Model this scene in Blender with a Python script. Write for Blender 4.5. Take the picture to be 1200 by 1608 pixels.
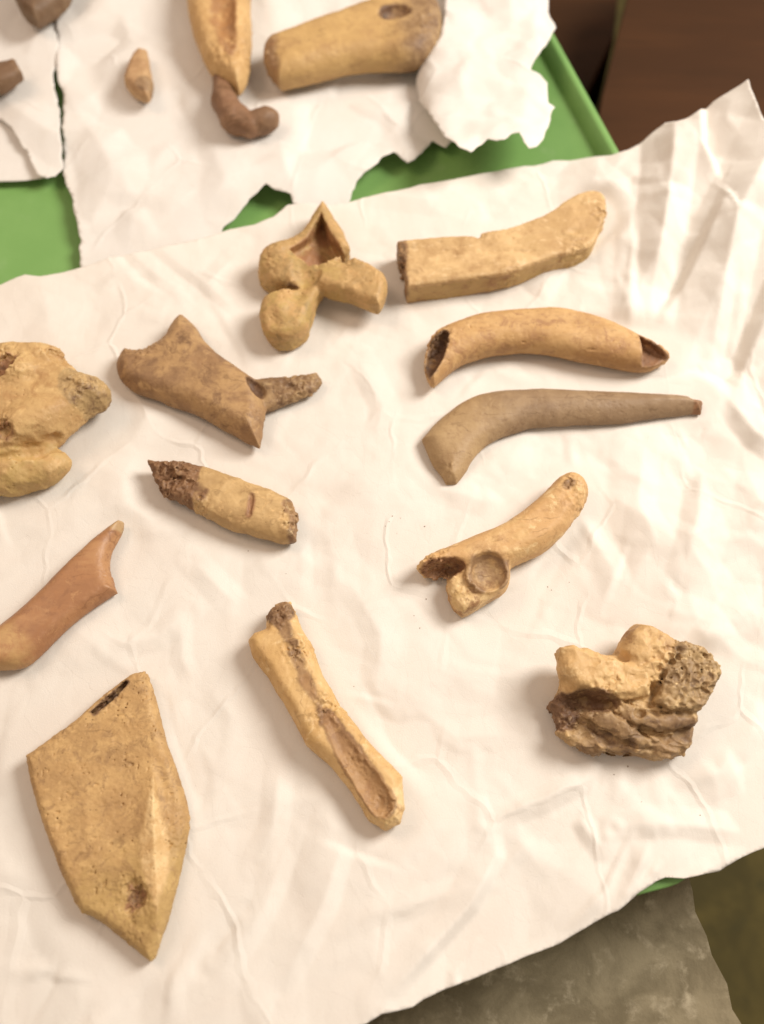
import bpy, math, random
import numpy as np
from mathutils import Vector
from mathutils.geometry import delaunay_2d_cdt

random.seed(4)
for o in list(bpy.data.objects):
    bpy.data.objects.remove(o, do_unlink=True)
scene = bpy.context.scene
COL = scene.collection

# ------------------------------------------------------------------ camera
TILT = math.radians(27.0)          # away from straight down
DIST = 0.50                        # metres from lens to the sheet at the centre
HF = math.tan(math.radians(21.0))  # half horizontal field
CAM = np.array([0.0, -DIST * math.sin(TILT), DIST * math.cos(TILT)])
cam = bpy.data.cameras.new('camera')
cam.sensor_fit = 'HORIZONTAL'
cam.angle = math.radians(42.0)
cam.clip_start = 0.01
cam.clip_end = 60.0
cam.dof.use_dof = True
cam.dof.focus_distance = 0.468
cam.dof.aperture_fstop = 6.5
cam_ob = bpy.data.objects.new('camera', cam)
cam_ob.location = CAM
cam_ob.rotation_euler = (TILT, 0, 0)
COL.objects.link(cam_ob)
scene.camera = cam_ob

# ------------------------------------------------------------------ room light
world = bpy.data.worlds.new('World')
scene.world = world
world.use_nodes = True
bg = world.node_tree.nodes['Background']
bg.inputs['Color'].default_value = (1.0, 0.835, 0.70, 1)
bg.inputs['Strength'].default_value = 0.42


def area(name, loc, target, size, energy, color):
    l = bpy.data.lights.new(name, 'AREA')
    l.shape = 'DISK'
    l.size = size
    l.energy = energy
    l.color = color
    o = bpy.data.objects.new(name, l)
    o.location = loc
    d = Vector(target) - Vector(loc)
    o.rotation_euler = d.to_track_quat('-Z', 'Y').to_euler()
    COL.objects.link(o)
    return o


area('ceiling_lamp', (0.95, 0.42, 0.98), (0, 0, 0), 0.66, 23.5, (1.0, 0.965, 0.91))
area('wall_lamp', (-0.85, 0.35, 1.25), (0, 0, 0), 0.70, 6.0, (1.0, 0.74, 0.56))

scene.cycles.max_bounces = 6
scene.cycles.diffuse_bounces = 3
scene.view_settings.view_transform = 'Standard'
scene.view_settings.look = 'None'
scene.view_settings.exposure = 0.13
scene.view_settings.gamma = 1.0
scene.view_settings.use_curve_mapping = False


# ------------------------------------------------------------------ measuring: a spot of the photograph at a height -> metres
def W(px, py, z=0.0):
    x = (px - 600.0) / 600.0 * HF
    y = -(py - 804.0) / 600.0 * HF
    dx, dy, dz = x, y * math.cos(TILT) + math.sin(TILT), y * math.sin(TILT) - math.cos(TILT)
    t = (z - CAM[2]) / dz
    return (CAM[0] + t * dx, CAM[1] + t * dy, z)


def scale_at(px, py):
    a, b = W(px - 5, py), W(px + 5, py)
    return (b[0] - a[0]) / 10.0


# ------------------------------------------------------------------ noise
_rng = np.random.default_rng(11)
_T = _rng.random((64, 64, 64)).astype(np.float32)


def vnoise(p, seed=0):
    p = p + seed * 7.31
    i = np.floor(p).astype(np.int32)
    f = (p - i).astype(np.float32)
    f = f * f * (3 - 2 * f)
    a, b, c = i[:, 0] & 63, i[:, 1] & 63, i[:, 2] & 63
    a1, b1, c1 = (a + 1) & 63, (b + 1) & 63, (c + 1) & 63
    x, y, z = f[:, 0], f[:, 1], f[:, 2]
    v00 = _T[a, b, c] * (1 - x) + _T[a1, b, c] * x
    v10 = _T[a, b1, c] * (1 - x) + _T[a1, b1, c] * x
    v01 = _T[a, b, c1] * (1 - x) + _T[a1, b, c1] * x
    v11 = _T[a, b1, c1] * (1 - x) + _T[a1, b1, c1] * x
    v0 = v00 * (1 - y) + v10 * y
    v1 = v01 * (1 - y) + v11 * y
    return (v0 * (1 - z) + v1 * z) * 2 - 1


def worley(p, seed=0):
    """distance to the nearest of scattered cell centres (cells of size 1)"""
    i = np.floor(p).astype(np.int32)
    best = np.full(len(p), 9.0, np.float32)
    for a in (-1, 0, 1):
        for b in (-1, 0, 1):
            for c in (-1, 0, 1):
                x, y, z = i[:, 0] + a, i[:, 1] + b, i[:, 2] + c
                h = lambda k: _T[(x + k * 17 + seed) & 63, (y + k * 29) & 63, (z + k * 41 + seed * 3) & 63]
                d = (x + h(1) - p[:, 0]) ** 2 + (y + h(2) - p[:, 1]) ** 2 + (z + h(3) - p[:, 2]) ** 2
                best = np.minimum(best, d)
    return np.sqrt(best)


def vnoise2(x, y, seed=0):
    return vnoise(np.stack([x, y, np.full_like(x, 0.37)], 1), seed)


# ------------------------------------------------------------------ materials
def new_mat(name):
    m = bpy.data.materials.new(name)
    m.use_nodes = True
    nt = m.node_tree
    return m, nt, nt.nodes['Principled BSDF'], nt.nodes['Material Output']


def node(nt, kind, **kw):
    n = nt.nodes.new(kind)
    for k, v in kw.items():
        if k in n.inputs:
            n.inputs[k].default_value = v
        else:
            setattr(n, k, v)
    return n


def mixc(nt, fac, a, b):
    n = nt.nodes.new('ShaderNodeMix')
    n.data_type = 'RGBA'
    for sock, v in ((0, fac), (6, a), (7, b)):
        if isinstance(v, (tuple, list)):
            n.inputs[sock].default_value = (*v, 1) if len(v) == 3 else v
        elif isinstance(v, float):
            n.inputs[sock].default_value = v
        else:
            nt.links.new(v, n.inputs[sock])
    return n.outputs[2]


def ramp(nt, src, lo, hi):
    n = nt.nodes.new('ShaderNodeMapRange')
    n.interpolation_type = 'SMOOTHSTEP'
    n.inputs[1].default_value = lo
    n.inputs[2].default_value = hi
    nt.links.new(src, n.inputs[0])
    return n.outputs[0]


def noise_tex(nt, vec, scale, detail=4, rough=0.55, dist=0.0):
    n = nt.nodes.new('ShaderNodeTexNoise')
    n.inputs['Scale'].default_value = scale
    n.inputs['Detail'].default_value = detail
    n.inputs['Roughness'].default_value = rough
    n.inputs['Distortion'].default_value = dist
    nt.links.new(vec, n.inputs['Vector'])
    return n.outputs['Fac']


def bone_mat(name, c1, c2, stain, seed=0.0, stain_lo=0.58, stain_hi=0.75, pores=0.5, rough=0.62, bump=0.5, aniso=(1, 1, 1), rot=0.0, pale=None, sscale=85):
    """tones of one kind of old bone surface (linear colours) and how it is worn"""
    return dict(name=name, c1=c1, c2=c2, stain=stain, pale=pale or c2, seed=seed, lo=stain_lo, hi=stain_hi, pores=pores, rough=rough, bump=bump, aniso=aniso, rot=rot, sscale=sscale)


def bone_shader(sp):
    """old bone: two blotchy tones, brown soil stain, pores and hairline scratches; the tones are the surface's own, per part"""
    m, nt, bs, out = new_mat(sp['name'])
    tc = node(nt, 'ShaderNodeTexCoord')
    mp = node(nt, 'ShaderNodeMapping')
    mp.inputs['Location'].default_value = (sp['seed'] * 0.37, sp['seed'] * 0.19, sp['seed'] * 0.11)
    nt.links.new(tc.outputs['Object'], mp.inputs['Vector'])
    v = mp.outputs['Vector']
    mg = node(nt, 'ShaderNodeMapping')
    mg.inputs['Rotation'].default_value = (0, 0, -sp['rot'])
    mg.inputs['Scale'].default_value = sp['aniso']
    nt.links.new(v, mg.inputs['Vector'])
    g = mg.outputs['Vector']

    def att(n):
        a_ = node(nt, 'ShaderNodeAttribute')
        a_.attribute_name = n
        return a_.outputs['Color']
    C1, C2, CS, CP = att('tone_a'), att('tone_b'), att('tone_stain'), att('tone_pale')
    sd = node(nt, 'ShaderNodeMix')
    sd.data_type = 'RGBA'
    sd.inputs[0].default_value = 0.45
    nt.links.new(C1, sd.inputs[6])
    nt.links.new(CS, sd.inputs[7])
    col = mixc(nt, ramp(nt, noise_tex(nt, v, 42, 5, 0.62, 0.3), 0.40, 0.60), sd.outputs[2], C2)
    col = mixc(nt, ramp(nt, noise_tex(nt, g, 110, 5, 0.65, 0.2), 0.44, 0.64), col, C1)
    col = mixc(nt, ramp(nt, noise_tex(nt, v, 130, 6, 0.68, 0.6), 0.55, 0.68), col, CP)
    col = mixc(nt, ramp(nt, noise_tex(nt, v, sp['sscale'], 8, 0.74, 0.6), sp['lo'] - 0.07, sp['hi'] - 0.09), col, CS)
    gr = noise_tex(nt, g, 420, 4, 0.65, 0.3)
    mul = node(nt, 'ShaderNodeMath', operation='MULTIPLY')
    nt.links.new(ramp(nt, gr, 0.50, 0.74), mul.inputs[0])
    mul.inputs[1].default_value = 0.38
    col = mixc(nt, mul.outputs[0], col, CS)
    vo = node(nt, 'ShaderNodeTexVoronoi')
    vo.inputs['Scale'].default_value = 420
    nt.links.new(v, vo.inputs['Vector'])
    pr = node(nt, 'ShaderNodeMapRange')
    pr.inputs[1].default_value = 0.0
    pr.inputs[2].default_value = 0.24
    pr.inputs[3].default_value = 1.0
    pr.inputs[4].default_value = 0.0
    nt.links.new(vo.outputs['Distance'], pr.inputs[0])
    gate = ramp(nt, noise_tex(nt, v, 150, 3), 0.52, 0.62)
    pm = node(nt, 'ShaderNodeMath', operation='MULTIPLY')
    nt.links.new(pr.outputs[0], pm.inputs[0])
    nt.links.new(gate, pm.inputs[1])
    pm2 = node(nt, 'ShaderNodeMath', operation='MULTIPLY')
    nt.links.new(pm.outputs[0], pm2.inputs[0])
    pm2.inputs[1].default_value = sp['pores']
    dk = node(nt, 'ShaderNodeMix')
    dk.data_type = 'RGBA'
    dk.blend_type = 'MULTIPLY'
    dk.inputs[0].default_value = 1.0
    nt.links.new(CS, dk.inputs[6])
    dk.inputs[7].default_value = (0.5, 0.45, 0.4, 1)
    col = mixc(nt, pm2.outputs[0], col, dk.outputs[2])
    ms = node(nt, 'ShaderNodeVectorMath', operation='MULTIPLY')
    nt.links.new(g, ms.inputs[0])
    an = sp['aniso']
    ms.inputs[1].default_value = tuple(0.3 if a_ < 1 else 1.0 for a_ in an)
    dn = node(nt, 'ShaderNodeTexNoise')
    dn.inputs['Scale'].default_value = 160
    nt.links.new(v, dn.inputs['Vector'])
    dv = node(nt, 'ShaderNodeVectorMath', operation='MULTIPLY_ADD')
    nt.links.new(dn.outputs['Color'], dv.inputs[0])
    dv.inputs[1].default_value = (0.004, 0.004, 0.004)
    nt.links.new(ms.outputs[0], dv.inputs[2])
    vc = node(nt, 'ShaderNodeTexVoronoi')
    vc.feature = 'DISTANCE_TO_EDGE'
    vc.inputs['Scale'].default_value = 135
    nt.links.new(dv.outputs[0], vc.inputs['Vector'])
    ck = node(nt, 'ShaderNodeMapRange')
    ck.inputs[1].default_value = 0.0
    ck.inputs[2].default_value = 0.05
    ck.inputs[3].default_value = 0.42 if min(an) < 1 else 0.16
    ck.inputs[4].default_value = 0.0
    nt.links.new(vc.outputs['Distance'], ck.inputs[0])
    cm = node(nt, 'ShaderNodeMath', operation='MULTIPLY')
    nt.links.new(ck.outputs[0], cm.inputs[0])
    nt.links.new(ramp(nt, noise_tex(nt, v, 80, 3), 0.53, 0.63), cm.inputs[1])
    col = mixc(nt, cm.outputs[0], col, dk.outputs[2])
    nt.links.new(col, bs.inputs['Base Color'])
    h0 = noise_tex(nt, v, 1000, 4, 0.6)
    hs = node(nt, 'ShaderNodeMath', operation='SUBTRACT')
    nt.links.new(h0, hs.inputs[0])
    nt.links.new(cm.outputs[0], hs.inputs[1])
    h1 = hs.outputs[0]
    a1 = node(nt, 'ShaderNodeMath', operation='MULTIPLY_ADD')
    nt.links.new(gr, a1.inputs[0])
    a1.inputs[1].default_value = 0.9
    nt.links.new(h1, a1.inputs[2])
    a2 = node(nt, 'ShaderNodeMath', operation='SUBTRACT')
    nt.links.new(a1.outputs[0], a2.inputs[0])
    nt.links.new(pm2.outputs[0], a2.inputs[1])
    bp = node(nt, 'ShaderNodeBump')
    bp.inputs['Strength'].default_value = sp['bump'] * 0.6
    bp.inputs['Distance'].default_value = 0.0005
    nt.links.new(a2.outputs[0], bp.inputs['Height'])
    nt.links.new(bp.outputs[0], bs.inputs['Normal'])
    bs.inputs['Roughness'].default_value = sp['rough'] - 0.06
    bs.inputs['Specular IOR Level'].default_value = 0.35
    return m


def paper_mat(name, c, c2, trans=0.22):
    m, nt, bs, out = new_mat(name)
    tc = node(nt, 'ShaderNodeTexCoord')
    v = tc.outputs['Object']
    col = mixc(nt, ramp(nt, noise_tex(nt, v, 22, 5, 0.6, 0.5), 0.35, 0.7), c, c2)
    fl = ramp(nt, noise_tex(nt, v, 1100, 2, 0.5), 0.70, 0.80)
    col = mixc(nt, fl, col, tuple(x * 0.86 for x in c2))
    nt.links.new(col, bs.inputs['Base Color'])
    bs.inputs['Roughness'].default_value = 0.88
    bs.inputs['Specular IOR Level'].default_value = 0.15
    h2 = noise_tex(nt, v, 1500, 2, 0.7)
    # fine crinkles: every little cell leans its own way
    wn = node(nt, 'ShaderNodeTexNoise')
    wn.inputs['Scale'].default_value = 30
    wn.inputs['Detail'].default_value = 3
    nt.links.new(v, wn.inputs['Vector'])
    wv = node(nt, 'ShaderNodeVectorMath', operation='MULTIPLY_ADD')
    nt.links.new(wn.outputs['Color'], wv.inputs[0])
    wv.inputs[1].default_value = (0.018, 0.018, 0.0)
    nt.links.new(v, wv.inputs[2])
    crinkle = None
    for sc, amp in ((48, 1.0), (140, 0.9)):
        sv = node(nt, 'ShaderNodeVectorMath', operation='MULTIPLY')
        nt.links.new(wv.outputs[0], sv.inputs[0])
        sv.inputs[1].default_value = (sc, sc * 0.62, 0.0)
        vo = node(nt, 'ShaderNodeTexVoronoi')
        vo.inputs['Scale'].default_value = 1.0
        nt.links.new(sv.outputs[0], vo.inputs['Vector'])
        df = node(nt, 'ShaderNodeVectorMath', operation='SUBTRACT')
        nt.links.new(sv.outputs[0], df.inputs[0])
        nt.links.new(vo.outputs['Position'], df.inputs[1])
        cc = node(nt, 'ShaderNodeVectorMath', operation='SUBTRACT')
        nt.links.new(vo.outputs['Color'], cc.inputs[0])
        cc.inputs[1].default_value = (0.5, 0.5, 0.5)
        dt = node(nt, 'ShaderNodeVectorMath', operation='DOT_PRODUCT')
        nt.links.new(df.outputs[0], dt.inputs[0])
        nt.links.new(cc.outputs[0], dt.inputs[1])
        ma = node(nt, 'ShaderNodeMath', operation='MULTIPLY_ADD')
        nt.links.new(dt.outputs['Value'], ma.inputs[0])
        ma.inputs[1].default_value = amp * 95.0 / sc
        if crinkle is None:
            ma.inputs[2].default_value = 0.0
        else:
            nt.links.new(crinkle, ma.inputs[2])
        crinkle = ma.outputs[0]
    # hairline creases where the sheet was once folded
    hv = node(nt, 'ShaderNodeVectorMath', operation='MULTIPLY')
    nt.links.new(wv.outputs[0], hv.inputs[0])
    hv.inputs[1].default_value = (15, 11, 0)
    ve = node(nt, 'ShaderNodeTexVoronoi')
    ve.feature = 'DISTANCE_TO_EDGE'
    ve.inputs['Scale'].default_value = 1.0
    nt.links.new(hv.outputs[0], ve.inputs['Vector'])
    rd = node(nt, 'ShaderNodeMapRange')
    rd.inputs[1].default_value = 0.0
    rd.inputs[2].default_value = 0.024
    rd.inputs[3].default_value = 1.0
    rd.inputs[4].default_value = 0.0
    nt.links.new(ve.outputs['Distance'], rd.inputs[0])
    gt = node(nt, 'ShaderNodeMath', operation='MULTIPLY')
    nt.links.new(rd.outputs[0], gt.inputs[0])
    nt.links.new(ramp(nt, noise_tex(nt, v, 17, 2), 0.42, 0.62), gt.inputs[1])
    a1 = node(nt, 'ShaderNodeMath', operation='MULTIPLY_ADD')
    nt.links.new(gt.outputs[0], a1.inputs[0])
    a1.inputs[1].default_value = 1.1
    a2 = node(nt, 'ShaderNodeMath', operation='MULTIPLY')
    nt.links.new(h2, a2.inputs[0])
    a2.inputs[1].default_value = 0.25
    nt.links.new(a2.outputs[0], a1.inputs[2])
    a3 = node(nt, 'ShaderNodeMath', operation='MULTIPLY_ADD')
    nt.links.new(crinkle, a3.inputs[0])
    a3.inputs[1].default_value = 1.15
    nt.links.new(a1.outputs[0], a3.inputs[2])
    bp = node(nt, 'ShaderNodeBump')
    bp.inputs['Strength'].default_value = 0.42
    bp.inputs['Distance'].default_value = 0.0010
    nt.links.new(a3.outputs[0], bp.inputs['Height'])
    nt.links.new(bp.outputs[0], bs.inputs['Normal'])
    tr = node(nt, 'ShaderNodeBsdfTranslucent')
    nt.links.new(col, tr.inputs['Color'])
    mx = node(nt, 'ShaderNodeMixShader')
    mx.inputs[0].default_value = trans
    nt.links.new(bs.outputs[0], mx.inputs[1])
    nt.links.new(tr.outputs[0], mx.inputs[2])
    nt.links.new(mx.outputs[0], out.inputs['Surface'])
    return m


def surf_mat(name, c1, c2, c3, scale, rough, bump, rough_var=0.0, bscale=None, aniso=(1, 1, 1), spec=0.4, lo=0.6):
    m, nt, bs, out = new_mat(name)
    tc = node(nt, 'ShaderNodeTexCoord')
    mp = node(nt, 'ShaderNodeMapping')
    mp.inputs['Scale'].default_value = aniso
    nt.links.new(tc.outputs['Object'], mp.inputs['Vector'])
    v = mp.outputs['Vector']
    n1 = noise_tex(nt, v, scale, 6, 0.62, 0.5)
    col = mixc(nt, ramp(nt, n1, 0.35, 0.68), c1, c2)
    n2 = noise_tex(nt, v, scale * 2.7, 7, 0.62, 0.15)
    col = mixc(nt, ramp(nt, n2, lo - 0.05, lo + 0.22), col, c3)
    nt.links.new(col, bs.inputs['Base Color'])
    bs.inputs['Roughness'].default_value = rough
    bs.inputs['Specular IOR Level'].default_value = spec
    if rough_var:
        r = node(nt, 'ShaderNodeMath', operation='MULTIPLY_ADD')
        nt.links.new(n2, r.inputs[0])
        r.inputs[1].default_value = rough_var
        r.inputs[2].default_value = rough - rough_var * 0.5
        nt.links.new(r.outputs[0], bs.inputs['Roughness'])
    h = noise_tex(nt, v, bscale or scale * 6, 6, 0.65)
    bp = node(nt, 'ShaderNodeBump')
    bp.inputs['Strength'].default_value = bump
    bp.inputs['Distance'].default_value = 0.001
    nt.links.new(h, bp.inputs['Height'])
    nt.links.new(bp.outputs[0], bs.inputs['Normal'])
    return m


# ------------------------------------------------------------------ object helpers
def mesh_obj(name, verts, faces, mat, parent=None, smooth=False, loc=None):
    me = bpy.data.meshes.new(name)
    me.from_pydata([tuple(v) for v in verts], [], [tuple(f) for f in faces])
    me.materials.append(mat)
    if smooth:
        me.polygons.foreach_set('use_smooth', [True] * len(me.polygons))
    me.update()
    o = bpy.data.objects.new(name, me)
    COL.objects.link(o)
    if loc is not None:
        o.location = loc
    if parent is not None:
        o.parent = parent
    return o


def tag(o, label, cat, group=None, kind=None):
    if label:
        o['label'] = label
    if cat:
        o['category'] = cat
    if group:
        o['group'] = group
    if kind:
        o['kind'] = kind
    return o


def empty(name, loc):
    o = bpy.data.objects.new(name, None)
    o.empty_display_size = 0.02
    o.location = loc
    COL.objects.link(o)
    return o


def prism(name, pts, z0, z1, mat, parent=None, bevel=0.0, segs=3):
    """solid from a plan outline (metres) between two heights"""
    a = sum((p[0] * q[1] - q[0] * p[1]) for p, q in zip(pts, pts[1:] + pts[:1]))
    if a < 0:
        pts = pts[::-1]
    n = len(pts)
    v = [(p[0], p[1], z0) for p in pts] + [(p[0], p[1], z1) for p in pts]
    f = [tuple(range(n - 1, -1, -1)), tuple(range(n, 2 * n))]
    f += [(i, (i + 1) % n, n + (i + 1) % n, n + i) for i in range(n)]
    o = mesh_obj(name, v, f, mat, parent)
    if bevel:
        b = o.modifiers.new('bevel', 'BEVEL')
        b.width = bevel
        b.segments = segs
        b.limit_method = 'ANGLE'
        b.angle_limit = math.radians(30)
        o.data.polygons.foreach_set('use_smooth', [True] * len(o.data.polygons))
        w = o.modifiers.new('wn', 'WEIGHTED_NORMAL')
        w.keep_sharp = True
    return o


# ================================================================== SETTING
M_concrete = surf_mat('concrete', (0.145, 0.115, 0.065), (0.25, 0.205, 0.125), (0.38, 0.32, 0.215), 38, 0.9, 0.5, lo=0.57)
M_floor = surf_mat('dark_floor', (0.056, 0.042, 0.009), (0.095, 0.070, 0.016), (0.046, 0.038, 0.010), 18, 0.9, 0.4)
M_wood = surf_mat('brown_wood', (0.048, 0.020, 0.0075), (0.062, 0.025, 0.009), (0.034, 0.0155, 0.006), 5, 0.55, 0.25, aniso=(1, 6, 1), spec=0.12)
M_green = surf_mat('green_plastic', (0.165, 0.32, 0.088), (0.185, 0.345, 0.10), (0.23, 0.365, 0.145), 20, 0.45, 0.10, rough_var=0.25, bscale=260, lo=0.60)
M_paper = paper_mat('tissue_paper', (0.885, 0.835, 0.76), (0.865, 0.80, 0.72))
M_paper_b = paper_mat('tissue_paper_torn', (0.88, 0.84, 0.785), (0.855, 0.805, 0.74))

fl = mesh_obj('floor', [(-30, -30, -0.42), (30, -30, -0.42), (30, 30, -0.42), (-30, 30, -0.42)], [(0, 1, 2, 3)], M_floor)
fl['kind'] = 'structure'

ZS = -0.055
slab_px = [(1076, 1355), (1088, 1400), (1092, 1432), (1110, 1470), (1118, 1500), (1142, 1545), (1150, 1585), (1172, 1620), (1200, 1690), (1240, 1800)]
slab = [W(x, y, ZS)[:2] for x, y in slab_px] + [(-0.6, -0.55), (-0.6, 0.9), W(560, -60, ZS)[:2], W(800, 300, ZS)[:2], W(960, 900, ZS)[:2]]
slab_o = prism('concrete_slab', slab, -0.12, ZS, M_concrete)
slab_o['kind'] = 'structure'

# wooden furniture at the far right: a lower board and a raised box with a dark side
ZB, ZW = -0.15, -0.075
lw = [W(700, -260, ZB)[:2], W(1000, -300, ZB)[:2], W(965, 60, ZB)[:2], W(905, 190, ZB)[:2], W(760, 190, ZB)[:2]]
stool = prism('wooden_board', lw, -0.42, ZB, M_wood, bevel=0.003)
tag(stool, 'lower reddish brown wooden board left of the dark gap beyond the green tray', 'wood board')
bx = [W(1004, -80, ZW)[:2], W(945, 150, ZW)[:2], W(915, 330, ZW)[:2], W(1300, 500, ZW)[:2], W(1700, 200, ZW)[:2], W(1500, -300, ZW)[:2]]
box = prism('wooden_box', bx, -0.42, ZW, M_wood, bevel=0.0015)
tag(box, 'large dark brown wooden box top beside the raised paper corner', 'wood box')


# ---- green trays
def tray(name, label, corners_px, zt, depth, wall, rnd, group=None):
    """shallow plastic tray: base sheet, raised rim, sloping outer wall"""
    cs = [Vector(W(x, y, zt)[:2]) for x, y in corners_px]
    a = sum(p.x * q.y - q.x * p.y for p, q in zip(cs, cs[1:] + cs[:1]))
    if a < 0:
        cs = cs[::-1]
    n = len(cs)
    cen = sum(cs, Vector((0, 0))) / n
    root = empty(name, (cen.x, cen.y, ZS))
    tag(root, label, 'tray', group)

    def ring(off, z, r):
        pts = []
        for i in range(n):
            p, q, s = cs[i - 1], cs[i], cs[(i + 1) % n]
            d1, d2 = (q - p).normalized(), (s - q).normalized()
            n1, n2 = Vector((-d1.y, d1.x)), Vector((-d2.y, d2.x))
            b = (n1 + n2) / (1 + n1.dot(n2))
            c = q + b * off
            rr = max(r - off, 0.002)
            t = rr * math.tan(0.5 * math.acos(max(-1, min(1, d1.dot(d2)))))
            A, B = c - d1 * t, c + d2 * t
            for k in range(7):
                u = k / 6
                pts.append(((1 - u) ** 2 * A + 2 * u * (1 - u) * c + u * u * B))
        return [(p.x - cen.x, p.y - cen.y, z - ZS) for p in pts]

    def skin(rings, cap=None):
        v = [p for r in rings for p in r]
        m = len(rings[0])
        f = []
        for k in range(len(rings) - 1):
            for i in range(m):
                j = (i + 1) % m
                f.append((k * m + i, k * m + j, (k + 1) * m + j, (k + 1) * m + i))
        if cap == 'last':
            f.append(tuple(range((len(rings) - 1) * m, len(rings) * m)))
        return v, f
    zb = zt - depth
    v, f = skin([ring(0.011, zb + 0.0015, rnd), ring(0.0135, zb, rnd)], 'last')
    mesh_obj('base', v, f, M_green, root, True)
    v, f = skin([ring(0.0, zt - 0.0008, rnd), ring(0.0007, zt, rnd), ring(0.0042, zt, rnd), ring(0.005, zt - 0.0006, rnd), ring(0.0105, zb + 0.003, rnd), ring(0.011, zb + 0.0015, rnd)])
    mesh_obj('rim', v, f, M_green, root, True)
    v, f = skin([ring(0.009, ZS + 0.0005, rnd), ring(0.0015, zt - 0.010, rnd), ring(0.0, zt - 0.0095, rnd), ring(0.0, zt - 0.0008, rnd)])
    mesh_obj('wall', v, f, M_green, root, True)
    return root


tray('plastic_tray', 'green plastic tray under the torn paper pieces at the back',
     [(858, 30), (992, 272), (960, 330), (-260, 560), (-330, 60), (500, -260), (720, -260)], -0.002, 0.009, 0.03, 0.012, 'green plastic trays')
tray('plastic_tray', 'green plastic tray whose corner peeks out under the front paper above the concrete',
     [(1098, 1380), (1120, 330), (900, 345), (-150, 600), (-150, 1700)], -0.003, 0.009, 0.03, 0.02, 'green plastic trays')

# ================================================================== PAPERS
FOOT = [  # plan of what lies on the front sheet, so that the tissue is pressed flat there
    (430, 480, 470, 380, 45), (500, 430, 590, 440, 32), (650, 430, 920, 350, 42), (700, 550, 800, 525, 36), (800, 525, 1030, 560, 36),
    (710, 700, 800, 640, 40), (800, 640, 1090, 630, 34), (680, 890, 780, 870, 45), (780, 860, 905, 770, 36), (920, 1100, 1080, 1100, 80),
    (425, 985, 520, 1150, 42), (520, 1150, 605, 1270, 42), (130, 1180, 200, 1400, 110), (0, 1010, 170, 860, 40), (270, 755, 440, 810, 42),
    (220, 560, 380, 640, 55), (400, 620, 490, 600, 25), (20, 660, 120, 640, 85)]
FOOTW = [(W(a, b)[:2], W(c, d)[:2], r * scale_at(a, b)) for a, b, c, d, r in FOOT]


def seg_dist(x, y, a, b):
    ax, ay = a
    bx_, by_ = b
    dx, dy = bx_ - ax, by_ - ay
    t = np.clip(((x - ax) * dx + (y - ay) * dy) / (dx * dx + dy * dy + 1e-12), 0, 1)
    return np.hypot(x - ax - t * dx, y - ay - t * dy)


def seg_side(x, y, a, b):
    return (b[0] - a[0]) * (y - a[1]) - (b[1] - a[1]) * (x - a[0])


def facet(x, y, size, seed, rot=0.0, warp=0.35):
    """piecewise flat facets meeting in sharp folds"""
    c, s = math.cos(rot), math.sin(rot)
    u, v = (x * c - y * s) / size, (x * s + y * c) / size
    u = u + warp * vnoise2(u * 0.9, v * 0.9, seed + 3)
    v = v + warp * vnoise2(u * 0.9 + 9, v * 0.9, seed + 5)
    sk = (u + v) * 0.3660254
    i, j = np.floor(u + sk), np.floor(v + sk)
    fu, fv = u + sk - i, v + sk - j
    i = i.astype(np.int64)
    j = j.astype(np.int64)

    def h(a, b):
        return _T[(a * 7 + seed * 13) & 63, (b * 5 + a * 3) & 63, (b * 11 + seed) & 63] * 2 - 1
    up = fu > fv
    h0, h2 = h(i, j), h(i + 1, j + 1)
    h1 = np.where(up, h(i + 1, j), h(i, j + 1))
    l2 = np.minimum(fu, fv)
    l0 = 1 - np.maximum(fu, fv)
    return h0 * l0 + h1 * (1 - l0 - l2) + h2 * l2


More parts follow.
